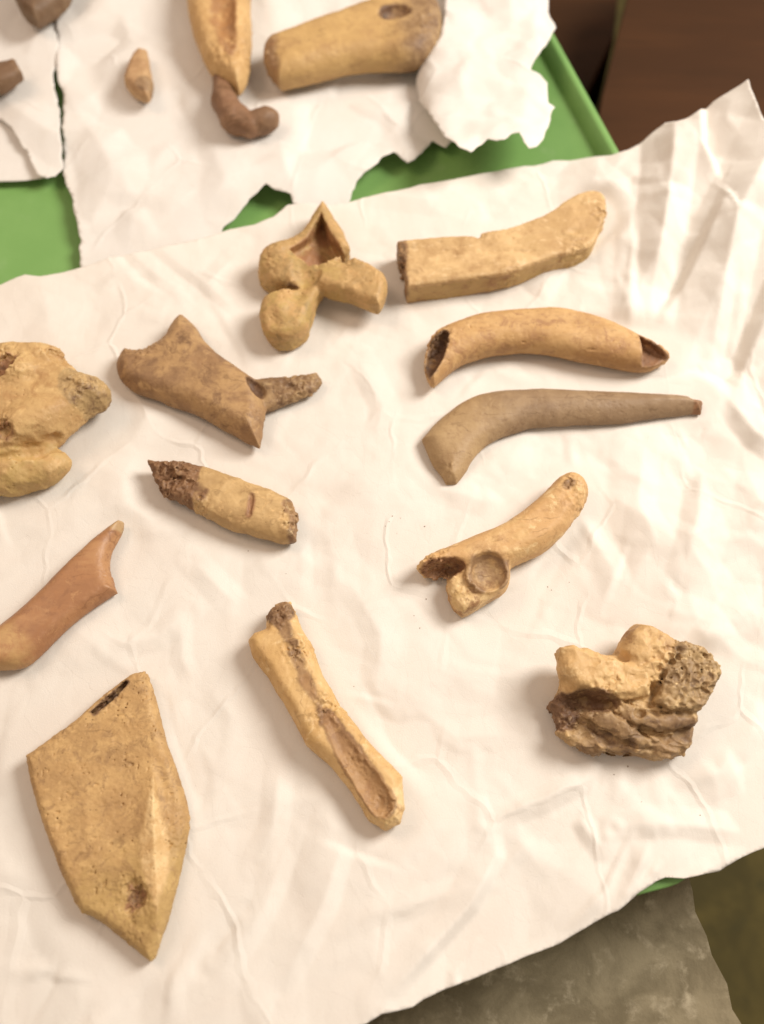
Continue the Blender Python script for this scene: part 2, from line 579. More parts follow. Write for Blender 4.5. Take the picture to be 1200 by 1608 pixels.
# folds of the front sheet read off the photograph: line, width on its left / right side, height (all in px)
CREASES = [
    ([(1046, 195), (1036, 340), (1012, 520)], 34, 40, 17), ([(1076, 190), (1080, 280), (1112, 345)], 10, 60, 12),
    ([(1112, 345), (1062, 450), (1016, 520)], 12, 45, -13), ([(1200, 265), (1130, 400), (1112, 590)], 40, 55, 18),
    ([(1205, 420), (1160, 540), (1120, 640)], 20, 60, -14), ([(1115, 600), (1180, 690), (1230, 730)], 40, 22, 10),
    ([(1010, 690), (1000, 800), (1040, 900)], 30, 50, 8), ([(1110, 690), (1090, 820), (1060, 930)], 50, 24, 9),
    ([(1200, 930), (1120, 1000), (1050, 1060)], 45, 30, 8), ([(1180, 1090), (1130, 1210), (1060, 1240)], 40, 40, 10),
    ([(770, 1285), (778, 1345), (740, 1420), (600, 1575)], 16, 40, 12), ([(760, 1290), (850, 1258), (960, 1205)], 22, 22, 8),
    ([(905, 1280), (945, 1335), (960, 1300)], 20, 20, 6), ([(1022, 1320), (985, 1400), (960, 1440)], 14, 22, 9),
    ([(1040, 1350), (1010, 1390), (990, 1415)], 10, 12, 5), ([(930, 1300), (1060, 1295), (1200, 1310)], 30, 22, 7),
    ([(545, 1300), (510, 1420), (440, 1560)], 22, 60, 9), ([(440, 1190), (430, 1300), (400, 1360)], 25, 25, 5),
    ([(330, 1330), (220, 1500), (130, 1600)], 40, 40, 6), ([(900, 330), (985, 300), (1040, 330)], 30, 30, 6),
    ([(900, 800), (960, 900), (950, 960)], 25, 30, 4), ([(560, 560), (600, 640), (590, 700)], 30, 20, 4),
    ([(520, 720), (470, 760), (440, 880)], 24, 36, 4), ([(170, 1020), (250, 1000), (300, 960)], 24, 24, 5),
    ([(300, 880), (340, 920), (380, 960)], 24, 26, 4), ([(540, 900), (600, 1000), (590, 1100)], 40, 26, 4),
    ([(640, 1100), (720, 1160), (820, 1150)], 34, 24, 4), ([(250, 470), (330, 450), (380, 390)], 24, 24, 4),
    ([(960, 420), (1000, 560), (1080, 590)], 24, 24, 5), ([(0, 1250), (20, 1180), (40, 1080)], 24, 30, 5),
    ([(650, 760), (760, 790), (840, 700)], 26, 26, 3), ([(560, 300), (690, 320), (820, 290)], 20, 30, 3),
]
CREASES = [(p, a, b, h * 1.25) for p, a, b, h in CREASES]
_rc = random.Random(21)
for _ in range(95):                                   # many small sharp creases of handled tissue
    x0, y0 = _rc.uniform(-60, 1260), _rc.uniform(330, 1640)
    a0 = _rc.gauss(1.75, 0.55) if x0 > 850 else (_rc.gauss(2.3, 0.5) if y0 > 1200 else _rc.uniform(0, 3.14))
    l0 = _rc.uniform(40, 150)
    b0 = a0 + _rc.gauss(0, 0.35)
    CREASES.append(([(x0, y0), (x0 + l0 * math.cos(a0), y0 + l0 * math.sin(a0)), (x0 + l0 * (math.cos(a0) + 0.7 * math.cos(b0)), y0 + l0 * (math.sin(a0) + 0.7 * math.sin(b0)))],
                    _rc.uniform(7, 30), _rc.uniform(7, 30), _rc.choice((-1, 1, 1)) * _rc.uniform(1.8, 5.0) * (1.25 if x0 > 850 or y0 > 1200 else 0.75)))
CREW = [([W(*p)[:2] for p in pts], a, b, h, scale_at(*pts[0])) for pts, a, b, h in CREASES]
C1175 = W(1175, 125, 0.03)


def z_front(x, y):
    z = 0.0075 * facet(x, y, 0.105, 3, 0.5, 0.4) + 0.0038 * facet(x, y, 0.045, 8, 1.3, 0.4)
    z += 0.0017 * facet(x, y, 0.023, 21, 2.1, 0.6) + 0.0006 * facet(x, y, 0.011, 27, 0.4, 0.6)
    calm = np.clip((x - 0.02) / 0.16, 0, 1) * 0.65 + 0.35        # the sheet is more crumpled to the right
    z = z * calm
    for pts, wl, wr, h, s in CREW:
        L = len(pts) - 1
        pad = max(wl, wr) * s
        bx0, bx1 = min(p[0] for p in pts) - pad, max(p[0] for p in pts) + pad
        by0, by1 = min(p[1] for p in pts) - pad, max(p[1] for p in pts) + pad
        sel = np.nonzero((x > bx0) & (x < bx1) & (y > by0) & (y < by1))[0]
        if not len(sel):
            continue
        xs_, ys_ = x[sel], y[sel]
        best = np.full_like(xs_, 1e9)
        zz = np.zeros_like(xs_)
        # creases run out towards both ends
        e0, e1 = np.array(pts[0]), np.array(pts[-1])
        tot = np.linalg.norm(e1 - e0) + 1e-9
        fade = np.clip(np.minimum(np.hypot(xs_ - e0[0], ys_ - e0[1]), np.hypot(xs_ - e1[0], ys_ - e1[1])) / (0.3 * tot), 0, 1)
        for k in range(L):
            d = seg_dist(xs_, ys_, pts[k], pts[k + 1]) / s
            side = seg_side(xs_, ys_, pts[k], pts[k + 1])
            w = np.where(side > 0, wl, wr)
            q = np.clip(1 - d / w, 0, 1)
            zz = np.where(d < best, q, zz)
            best = np.minimum(best, d)
        z[sel] += h * s * zz * fade
    # pressed flat under the bones
    m = np.zeros_like(x)
    for a, b, r in FOOTW:
        d = seg_dist(x, y, a, b) - r
        m = np.maximum(m, np.clip(1 - d / 0.012, 0, 1))
    m = m * m * (3 - 2 * m)
    z = z * (1 - 0.93 * m) + 0.0002
    # free corner lifts at the far right, front edge sags a little
    lift = np.clip((x - 0.105) / 0.16, 0, 1.4) * np.clip((y - 0.03) / 0.22, 0, 1.3)
    z += 0.056 * lift ** 1.15
    z += 0.020 * np.clip((x - 0.165) / 0.10, 0, 1.2) ** 1.4
    z = np.maximum(z, -0.0016 + 0.0004 * vnoise2(x / 0.02, y / 0.02, 9))
    return z


def z_back(x, y):
    z = 0.0085 * facet(x, y, 0.11, 5, 0.2, 0.6) + 0.0048 * facet(x, y, 0.05, 9, 0.9, 0.5) + 0.0026 * facet(x, y, 0.024, 31, 1.7, 0.5)
    z += 0.0015 * vnoise2(x / 0.03, y / 0.03, 14)
    m = np.zeros_like(x)
    for a, b, r in BACKFOOT:
        d = seg_dist(x, y, a, b) - r
        m = np.maximum(m, np.clip(1 - d / 0.02, 0, 1))
    m = m * m * (3 - 2 * m)
    z = (z + 0.002) * (1 - 0.93 * m) + 0.0004
    # runs down under the front sheet
    front = W(600, 300)[1] + (x - 0.0) * 0.30
    k = np.clip((front + 0.028 - y) / 0.03, 0, 1)
    return np.maximum(z, -0.004) * (1 - k) - 0.0055 * k


BACKFOOT = [(W(a, b)[:2], W(c, d)[:2], r * scale_at(a, b)) for a, b, c, d, r in
            [(210, 100, 225, 135, 30), (340, -60, 360, 110, 45), (350, 150, 420, 195, 35), (440, 90, 660, 40, 48)]]


def z_left(x, y):
    return z_back(x + 0.3, y - 0.2) * 1.15 + 0.0035 * facet(x, y, 0.03, 51, 0.6, 0.5) + 0.0055


def z_under(x, y):
    return 0.0012 * facet(x, y, 0.06, 41, 0.4) - 0.005


def z_flap(x, y):
    u0 = W(655, 140)
    z = 0.010 * facet(x, y, 0.075, 15, 0.7, 0.6) + 0.0024 * facet(x, y, 0.028, 19, 1.9, 0.5) + 0.0009 * facet(x, y, 0.013, 23, 0.9, 0.5) + 0.0009 * vnoise2(x / 0.02, y / 0.02, 24)
    e = np.clip((x - u0[0]) / 0.085, 0, 1)
    z = z + 0.0065 + 0.016 * np.sqrt(np.clip(1 - (1 - np.clip(e * 4, 0, 1)) ** 2, 0, 1)) * (1 - 0.55 * e)
    return np.maximum(z, -0.004)


def inside(px_, py_, poly):
    x, y = px_, py_
    r = np.zeros(x.shape, bool)
    n = len(poly)
    for i in range(n):
        x1, y1 = poly[i]
        x2, y2 = poly[(i + 1) % n]
        c = ((y1 > y) != (y2 > y)) & (x < (x2 - x1) * (y - y1) / (y2 - y1 + 1e-15) + x1)
        r ^= c
    return r


def sheet(name, outline_px, zf, step, mat, parent=None, tear=0.0, seed=1, thick=0.00018, loc=None):
    """one sheet of tissue: outline measured in the photo, heights from zf, evenly triangulated"""
    pts = []
    for px, py in outline_px:
        z = 0.0
        for _ in range(12):
            p = W(px, py, z)
            z = 0.5 * z + 0.5 * float(zf(np.array([p[0]]), np.array([p[1]]))[0])
        pts.append(np.array(W(px, py, z)[:2]))
    dense = []
    n = len(pts)
    for i in range(n):
        a, b = pts[i], pts[(i + 1) % n]
        k = max(1, int(np.linalg.norm(b - a) / step))
        for j in range(k):
            dense.append(a + (b - a) * j / k)
    dense = np.array(dense)
    # outward direction for torn fibres
    tan = np.roll(dense, -1, 0) - np.roll(dense, 1, 0)
    tan /= np.linalg.norm(tan, axis=1)[:, None] + 1e-12
    nor = np.stack([tan[:, 1], -tan[:, 0]], 1)
    jag = vnoise2(dense[:, 0] / 0.012, dense[:, 1] / 0.012, seed) + 0.55 * vnoise2(dense[:, 0] / 0.0045, dense[:, 1] / 0.0045, seed + 2) + 0.3 * vnoise2(dense[:, 0] / 0.002, dense[:, 1] / 0.002, seed + 4)
    dense = dense + nor * (jag * tear)[:, None]
    lo, hi = dense.min(0), dense.max(0)
    gx = np.arange(lo[0], hi[0], step)
    gy = np.arange(lo[1], hi[1], step * 0.866)
    X, Y = np.meshgrid(gx, gy)
    X = X + (np.arange(len(gy)) % 2)[:, None] * step * 0.5
    X, Y = X.ravel(), Y.ravel()
    ok = inside(X, Y, [tuple(p) for p in dense])
    X, Y = X[ok], Y[ok]
    keep = np.ones(len(X), bool)
    ck = set((int(math.floor(p[0] / step)), int(math.floor(p[1] / step))) for p in dense)
    cx, cy = np.floor(X / step).astype(int), np.floor(Y / step).astype(int)
    cand = [i for i in range(len(X)) if (cx[i], cy[i]) in ck]
    for i in cand:
        if np.min((dense[:, 0] - X[i]) ** 2 + (dense[:, 1] - Y[i]) ** 2) < (0.45 * step) ** 2:
            keep[i] = False
    X, Y = X[keep], Y[keep]
    V = [Vector((float(p[0]), float(p[1]))) for p in dense] + [Vector((float(a), float(b))) for a, b in zip(X, Y)]
    nb = len(dense)
    E = [(i, (i + 1) % nb) for i in range(nb)]
    res = delaunay_2d_cdt(V, E, [tuple(range(nb))], 1, 1e-7)
    vo = np.array([(v.x, v.y) for v in res[0]])
    z = zf(vo[:, 0], vo[:, 1])
    verts = np.column_stack([vo, z])
    o = mesh_obj(name, verts, res[2], mat, parent, True)
    so = o.modifiers.new('thickness', 'SOLIDIFY')
    so.thickness = thick
    so.offset = 1.0
    return o


front_px = [(-140, 492), (0, 448), (22, 437), (40, 431), (62, 434), (78, 432), (130, 419), (190, 402), (250, 389), (330, 371), (362, 360), (400, 353), (430, 340), (452, 322),
            (478, 318), (520, 322), (548, 318), (570, 311), (640, 296), (700, 284), (770, 270), (850, 258), (868, 252), (885, 252), (920, 248), (960, 244), (985, 236), (1010, 222),
            (1030, 204), (1045, 193), (1062, 191), (1076, 187), (1098, 173), (1120, 160), (1150, 141), (1175, 125), (1185, 150), (1202, 190), (1225, 270), (1262, 420), (1330, 700),
            (1390, 1000), (1420, 1235), (1300, 1288), (1200, 1331), (1165, 1345), (1148, 1356), (1130, 1367), (1100, 1374), (1075, 1380), (1045, 1378), (1030, 1384), (1018, 1393),
            (1000, 1404), (985, 1418), (970, 1430), (955, 1436), (880, 1480), (800, 1514), (700, 1553), (665, 1570), (648, 1582), (625, 1588), (600, 1592), (575, 1608), (480, 1652),
            (300, 1740), (-140, 1790)]
p_front = sheet('tissue_paper', front_px, z_front, 0.0014, M_paper, seed=3, tear=0.00025)
tag(p_front, 'large creased white tissue sheet with lifted corner, most bones lying on it', 'paper', 'tissue papers')

back_px = [(94, -150), (90, 40), (88, 90), (90, 128), (99, 146), (101, 180), (98, 198), (101, 275), (108, 300), (118, 335), (127, 375), (124, 412), (140, 455), (250, 440), (325, 405),
           (352, 358), (372, 338), (392, 313), (405, 302), (418, 289), (432, 300), (456, 304), (461, 318), (490, 352), (535, 345), (552, 311), (562, 285), (580, 264), (602, 246), (618, 239),
           (629, 249), (640, 256), (651, 250), (664, 240), (679, 221), (700, 232), (740, 190), (790, 120), (820, 40), (830, -150)]
p_back = empty('torn_paper', W(400, 150))
tag(p_back, 'wide torn white tissue sheet at the back with a folded flap at its right', 'paper', 'tissue papers')
pb = sheet('torn_sheet', back_px, z_back, 0.0021, M_paper_b, tear=0.0011, seed=7)
flap_px = [(700, -150), (700, 20), (692, 56), (668, 92), (654, 126), (660, 160), (683, 195), (702, 218), (722, 232), (740, 239), (752, 228), (766, 217), (780, 221), (792, 219), (804, 211),
           (815, 209), (822, 222), (831, 233), (843, 231), (852, 223), (862, 196), (872, 169), (861, 162), (860, 130), (848, 117), (834, 110), (838, 96), (848, 82), (862, 62), (871, 43),
           (863, 24), (861, 0), (866, -150)]
pf = sheet('folded_flap', flap_px, z_flap, 0.0021, M_paper_b, tear=0.0009, seed=17)
for c in (pb, pf):
    c.data.transform(__import__('mathutils').Matrix.Translation(-p_back.location))
    c.parent = p_back
left_px = [(-150, -150), (98, -150), (92, 60), (84, 126), (86, 150), (94, 186), (97, 230), (98, 262), (86, 276), (74, 281), (60, 272), (46, 246), (30, 224), (10, 196), (-10, 180), (-150, 150)]
p_left = sheet('torn_paper', left_px, z_left, 0.0021, M_paper_b, tear=0.0016, seed=27)
tag(p_left, 'torn white tissue piece at the upper left carrying two dark bones', 'paper', 'tissue papers')
under_px = [(-150, 120), (10, 150), (70, 240), (78, 279), (40, 284), (0, 285), (-150, 290)]
p_under = sheet('torn_paper', under_px, z_under, 0.003, M_paper_b, tear=0.0003, seed=37)
tag(p_under, 'shaded beige tissue edge lying lowest, directly on the green at far left', 'paper', 'tissue papers')

# ================================================================== BONES: solids from distance fields


def smin(a, b, k):
    h = np.clip(0.5 + 0.5 * (b - a) / k, 0, 1)
    return b * (1 - h) + a * h - k * h * (1 - h)


def smax(a, b, k):
    return -smin(-a, -b, k)


def surface_nets(d):
    nx, ny, nz = d.shape
    s = d < 0
    c = s[:-1, :-1, :-1].astype(np.int8)
    for i, j, k in ((1, 0, 0), (0, 1, 0), (0, 0, 1), (1, 1, 0), (1, 0, 1), (0, 1, 1), (1, 1, 1)):
        c = c + s[i:nx - 1 + i, j:ny - 1 + j, k:nz - 1 + k]
    act = np.argwhere((c > 0) & (c < 8))
    idx = np.full(c.shape, -1, np.int64)
    idx[act[:, 0], act[:, 1], act[:, 2]] = np.arange(len(act))
    acc = np.zeros((len(act), 3))
    cnt = np.zeros(len(act))
    co = [(i, j, k) for i in (0, 1) for j in (0, 1) for k in (0, 1)]
    for a in co:
        for ax in range(3):
            if a[ax]:
                continue
            b = list(a)
            b[ax] = 1
            da = d[act[:, 0] + a[0], act[:, 1] + a[1], act[:, 2] + a[2]]
            db = d[act[:, 0] + b[0], act[:, 1] + b[1], act[:, 2] + b[2]]
            m = (da < 0) != (db < 0)
            t = da / np.where(m, da - db, 1)
            p = np.tile(np.array(a, float), (len(act), 1))
            p[:, ax] = t
            acc[m] += p[m]
            cnt[m] += 1
    verts = act + acc / np.maximum(cnt, 1)[:, None]
    faces = []
    for ax in range(3):
        sl0 = [slice(None)] * 3
        sl1 = [slice(None)] * 3
        sl0[ax] = slice(0, -1)
        sl1[ax] = slice(1, None)
        cr = s[tuple(sl0)] != s[tuple(sl1)]
        e = np.argwhere(cr)
        o1, o2 = (ax + 1) % 3, (ax + 2) % 3
        ok = (e[:, o1] > 0) & (e[:, o2] > 0) & (e[:, o1] < d.shape[o1] - 1) & (e[:, o2] < d.shape[o2] - 1)
        e = e[ok]

        def cell(u, v):
            q = e.copy()
            q[:, o1] -= u
            q[:, o2] -= v
            return idx[q[:, 0], q[:, 1], q[:, 2]]
        f = np.stack([cell(1, 1), cell(0, 1), cell(0, 0), cell(1, 0)], 1)
        flip = ~s[e[:, 0], e[:, 1], e[:, 2]]
        f[flip] = f[flip][:, ::-1]
        faces.append(f)
    return verts, np.concatenate(faces)


def shells(n, f):
    """label of the connected shell every vertex belongs to"""
    lab = np.arange(n)
    for _ in range(60):
        mn = lab[f].min(1)
        new = lab.copy()
        np.minimum.at(new, lab[f].ravel(), np.repeat(mn, 4))
        np.minimum.at(new, f.ravel(), np.repeat(mn, 4))
        for _k in range(4):
            new = new[new]
        if (new == lab).all():
            break
        lab = new
    return lab


class Bone:
    """plan outlines and axes are read off the photograph (px), heights and radii are px of the same scale"""

    def __init__(self, cx, cy):
        self.s = scale_at(cx, cy)
        self.o = np.array(W(cx, cy, 0.0))

    def P(self, px, py, z=0.0):
        w = W(px, py, z * self.s)
        return np.array([(w[0] - self.o[0]) / self.s, (w[1] - self.o[1]) / self.s, z])

    def poly(self, pts, zb, zt, r, zref=None, top=None, crown=0.0, smooth=True):
        """outline raised from zb to zt with edges rounded by r; crown domes the top"""
        zref = (zb + zt) / 2 if zref is None else zref
        q = np.array([self.P(x, y, zref)[:2] for x, y in pts])
        for _ in range(2 if smooth else 0):            # round the gentle bends, keep the sharp corners
            n_ = []
            for i in range(len(q)):
                a, b, c = q[i - 1], q[i], q[(i + 1) % len(q)]
                u, w = (b - a) / (np.linalg.norm(b - a) + 1e-9), (c - b) / (np.linalg.norm(c - b) + 1e-9)
                if u @ w < 0.62:
                    n_.append(b)
                else:
                    n_ += [a + (b - a) * 0.75, b + (c - b) * 0.25]
            q = np.array(n_)

        def f(X, Y, Z):
            X2, Y2 = np.broadcast_arrays(X, Y)
            best = np.full(X2.shape, 1e12, np.float32)
            sg = np.zeros(X2.shape, bool)
            n = len(q)
            for i in range(n):
                a, b = q[i], q[(i + 1) % n]
                dx, dy = b - a
                t = np.clip(((X2 - a[0]) * dx + (Y2 - a[1]) * dy) / (dx * dx + dy * dy + 1e-9), 0, 1)
                best = np.minimum(best, (X2 - a[0] - t * dx) ** 2 + (Y2 - a[1] - t * dy) ** 2)
                c = ((a[1] > Y2) != (b[1] > Y2)) & (X2 < dx * (Y2 - a[1]) / (dy + 1e-12) + a[0])
                sg ^= c
            d2 = np.sqrt(best) * np.where(sg, -1, 1)
            ztt = zt + (top(X2, Y2) if top else 0.0)
            if crown:
                ztt = ztt - crown * np.clip(1 + d2 / (crown * 2.2), 0, 1) ** 2
            mid, h = (ztt + zb) / 2, (ztt - zb) / 2
            rr = np.minimum(r, np.maximum(h, 2) * 0.98)
            wx = d2 + rr
            wz = np.abs(Z - mid) - h + rr
            return np.minimum(np.maximum(wx, wz), 0) + np.sqrt(np.maximum(wx, 0) ** 2 + np.maximum(wz, 0) ** 2) - rr
        return f

    def tube(self, pts, flat=1.0, k=0.0):
        q = [(self.P(x, y, z), r) for x, y, z, r in pts]

        def f(X, Y, Z):
            out = None
            for (a, ra), (b, rb) in zip(q[:-1], q[1:]):
                ab = b - a
                t = np.clip(((X - a[0]) * ab[0] + (Y - a[1]) * ab[1] + (Z - a[2]) * ab[2]) / (ab @ ab + 1e-9), 0, 1)
                dz = (Z - a[2] - t * ab[2]) / flat
                d = np.sqrt((X - a[0] - t * ab[0]) ** 2 + (Y - a[1] - t * ab[1]) ** 2 + dz * dz) - (ra + (rb - ra) * t)
                if flat < 1:
                    d = d * (0.5 + 0.5 * flat)
                out = d if out is None else (smin(out, d, k) if k else np.minimum(out, d))
            return out
        return f

    def ell(self, px, py, z, r, rot=0.0, tx=0.0):
        """ellipsoid, rot about the vertical (degrees, seen from above), tx tilt about its own long axis"""
        c0 = self.P(px, py, z)
        c, s = math.cos(math.radians(rot)), math.sin(math.radians(rot))
        ct, st = math.cos(math.radians(tx)), math.sin(math.radians(tx))

        def f(X, Y, Z):
            x, y, zz = X - c0[0], Y - c0[1], Z - c0[2]
            u, v = x * c + y * s, -x * s + y * c
            v, w = v * ct + zz * st, -v * st + zz * ct
            k0 = np.sqrt((u / r[0]) ** 2 + (v / r[1]) ** 2 + (w / r[2]) ** 2)
            k1 = np.sqrt((u / r[0] ** 2) ** 2 + (v / r[1] ** 2) ** 2 + (w / r[2] ** 2) ** 2) + 1e-9
            return k0 * (k0 - 1) / k1
        return f

    def box_of(self, pts, zmax, pad=14):
        q = np.array([self.P(x, y, z)[:2] for x, y in pts for z in (0, zmax)])
        lo, hi = q.min(0) - pad, q.max(0) + pad
        return (lo[0], lo[1], -8.0), (hi[0], hi[1], zmax + pad)

    def spot(self, px, py, r, z=25):
        c = self.P(px, py, z)
        return lambda X, Y, Z: np.sqrt((X - c[0]) ** 2 + (Y - c[1]) ** 2) - r

    def half(self, p1, p2, z=25):
        """region to the right of the way p1 -> p2 as seen in the photo"""
        a, b = self.P(*p1, z), self.P(*p2, z)
        d = (b - a)[:2]
        d = d / np.linalg.norm(d)
        return lambda X, Y, Z: d[0] * (Y - a[1]) - d[1] * (X - a[0])

    def build(self, name, label, sdf, bounds, parts, main, disp, vox=1.55, cat='bone', group=None, sink=0.6, flatten=1.0):
        """parts: [(part name, material, region(X,Y,Z)<0)], main = (part name, material) for the rest"""
        (x0, y0, z0), (x1, y1, z1) = bounds
        xs = np.arange(x0, x1, vox, dtype=np.float32)
        ys = np.arange(y0, y1, vox, dtype=np.float32)
        zs = np.arange(z0, z1, vox, dtype=np.float32)
        X, Y, Z = xs[:, None, None], ys[None, :, None], zs[None, None, :]
        d = np.array(np.broadcast_to(sdf(X, Y, Z), (len(xs), len(ys), len(zs))), np.float32)
        band = np.argwhere(np.abs(d) < 9)
        q = np.stack([xs[band[:, 0]], ys[band[:, 1]], zs[band[:, 2]]], 1)
        d[band[:, 0], band[:, 1], band[:, 2]] += disp(q).astype(np.float32)
        d[0], d[-1], d[:, 0], d[:, -1], d[:, :, 0], d[:, :, -1] = 5, 5, 5, 5, 5, 5
        v, f = surface_nets(d)
        v = v * vox + np.array([x0, y0, z0])
        # drop loose crumbs: keep the largest connected shell
        lab = shells(len(v), f)
        u, cn = np.unique(lab, return_counts=True)
        if len(u) > 1:
            keep = lab == u[cn.argmax()]
            f = f[keep[f[:, 0]]]
        zmin = np.percentile(v[np.unique(f)][:, 2], 0.5)
        v[:, 2] = (v[:, 2] - zmin) * flatten - sink
        world_v = v * self.s
        names = [main] + [(p[0], p[1]) for p in parts]
        reg = np.zeros(len(v), np.int32)
        vx, vy, vz = v[:, 0], v[:, 1], (v[:, 2] + sink) / flatten + zmin
        wob = vnoise(v / 9.0, 3) * 2.2 + vnoise(v / 3.5, 5) * 1.0
        for k in range(len(parts), 0, -1):
            reg[(parts[k - 1][2](vx, vy, vz) + wob) < 0] = k
        fr = np.sort(reg[f], 1)[:, 1]
        for k in range(1, len(parts) + 1):             # a part is one piece: islets stay with the body
            fk = np.nonzero(fr == k)[0]
            if len(fk):
                lk = shells(len(v), f[fk])[f[fk][:, 0]]
                u_, c_ = np.unique(lk, return_counts=True)
                fr[fk[lk != u_[c_.argmax()]]] = 0
        tones = {}
        for key, an in (('c1', 'tone_a'), ('c2', 'tone_b'), ('stain', 'tone_stain'), ('pale', 'tone_pale')):
            tones[an] = np.tile(np.array(main[1][key], np.float32), (len(v), 1))
        warm = np.array([1.05, 1.07, 1.15], np.float32)
        wob2 = vnoise(v / 16.0, 8) * 4 + vnoise(v / 6.0, 9) * 2.5 + vnoise(v / 2.8, 10) * 1.2
        for k in range(len(parts), 0, -1):
            soft = parts[k - 1][3] if len(parts[k - 1]) > 3 else 2.5
            w = np.clip(0.5 - (parts[k - 1][2](vx, vy, vz) + wob2 * min(1.0, 0.35 + soft * 0.04) * (1 + soft * 0.06)) / (2 * soft), 0, 1)
            w = (w * w * (3 - 2 * w))[:, None]
            for key, an in (('c1', 'tone_a'), ('c2', 'tone_b'), ('stain', 'tone_stain'), ('pale', 'tone_pale')):
                tones[an] = tones[an] * (1 - w) + np.array(parts[k - 1][1][key], np.float32) * w
        # edges and crests rubbed pale by handling
        ed = np.concatenate([f[:, [0, 1]], f[:, [1, 2]], f[:, [2, 3]], f[:, [3, 0]]])
        cnt = np.bincount(ed[:, 0], minlength=len(v)).astype(np.float64) + 1e-6
        sm = v.astype(np.float64).copy()
        for _k in range(7):
            sm = np.stack([np.bincount(ed[:, 0], weights=sm[ed[:, 1], c_], minlength=len(v)) / cnt for c_ in range(3)], 1)
        fn = np.cross(v[f[:, 2]] - v[f[:, 0]], v[f[:, 3]] - v[f[:, 1]])
        vn = np.stack([np.bincount(f.ravel(), weights=np.repeat(fn[:, c_], 4), minlength=len(v)) for c_ in range(3)], 1)
        vn /= np.linalg.norm(vn, axis=1)[:, None] + 1e-9
        cv = ((v - sm) * vn).sum(1)
        wear = np.clip((cv - 0.28) / 0.9, 0, 1) * np.clip(0.55 + 0.9 * vnoise(v / 11.0, 12), 0, 1) * 0.6
        rub = np.array([0.66, 0.47, 0.24], np.float32)
        for a_ in ('tone_a', 'tone_b', 'tone_stain'):
            t_ = tones[a_]
            goal = 0.45 * rub + 0.55 * np.clip(t_ * 1.6, 0, 0.75)
            tones[a_] = (t_ * (1 - wear[:, None]) + goal * wear[:, None]).astype(np.float32)
        tones = {a_: t_ * warm for a_, t_ in tones.items()}
        shader = bone_shader(main[1])
        # whole-surface normals so that neighbouring parts meet without a seam
        me = bpy.data.meshes.new('tmp')
        me.from_pydata(world_v.tolist(), [], f.tolist())
        me.update()
        nrm = np.zeros(len(v) * 3, np.float32)
        me.vertex_normals.foreach_get('vector', nrm)
        nrm = nrm.reshape(-1, 3)
        bpy.data.meshes.remove(me)
        base = (self.o[0], self.o[1], 0.0)
        used = [k for k in range(len(names)) if (fr == k).sum() > 30]
        root = None
        if len(used) > 1:
            root = empty(name, base)
        for k in used:
            ff = f[fr == k]
            ids, inv = np.unique(ff, return_inverse=True)
            vv, nn = world_v[ids], nrm[ids]
            pm = bpy.data.meshes.new(names[k][0])
            pm.from_pydata(vv.tolist(), [], inv.reshape(-1, 4).tolist())
            pm.polygons.foreach_set('use_smooth', [True] * len(pm.polygons))
            pm.update()
            pm.normals_split_custom_set_from_vertices(nn.tolist())
            pm.materials.append(shader)
            for an, arr in tones.items():
                at_ = pm.attributes.new(an, 'FLOAT_COLOR', 'POINT')
                at_.data.foreach_set('color', np.column_stack([arr[ids], np.ones(len(ids), np.float32)]).astype(np.float32).ravel())
            o = bpy.data.objects.new(names[k][0] if root else name, pm)
            COL.objects.link(o)
            if root:
                o.parent = root
            else:
                o.location = base
                root = o
        tag(root, label, cat, group)
        return root


def rough(amp=1.6, fine=0.7, seed=0, pits=0.0, spots=(), scoop=0.0, cell=26.0):
    """worn surface: swells, grain, pits; spots = (centre, radius, extra) are broken, ragged places"""
    def f(q):
        n = amp * vnoise(q / 40.0, seed) + amp * 0.32 * vnoise(q / 15.0, seed + 1) + fine * 0.45 * vnoise(q / 5.5, seed + 2) + fine * 0.35 * vnoise(q / 2.6, seed + 3)
        if pits:
            n = n + pits * np.clip(vnoise(q / 4.2, seed + 4) - 0.48, 0, 1) * np.clip(vnoise(q / 22.0, seed + 6) * 2 + 0.4, 0, 1) * 3
        if scoop:                                       # shallow hollows meeting in sharp little ridges
            wq = q + 7 * np.stack([vnoise(q / 17.0, seed + 31), vnoise(q / 17.0, seed + 32), vnoise(q / 17.0, seed + 33)], 1)
            n = n + scoop * (0.75 - 1.25 * worley(wq / cell, seed + 11))
        for c, r, e in spots:
            w = np.clip(1.25 - np.sqrt((q[:, 0] - c[0]) ** 2 + (q[:, 1] - c[1]) ** 2) / r, 0, 1)
            k = np.nonzero(w > 0)[0]
            qq = q[k]
            n[k] += w[k] * e * (1.5 * (0.55 - worley(qq / 9.0, seed + 7)) + 0.9 * vnoise(qq / 6.5, seed + 7) + 0.7 * vnoise(qq / 3.0, seed + 8))
        return n
    return f


GRP = 'old bones on the front sheet'
GRB = 'old bones on the torn back paper'

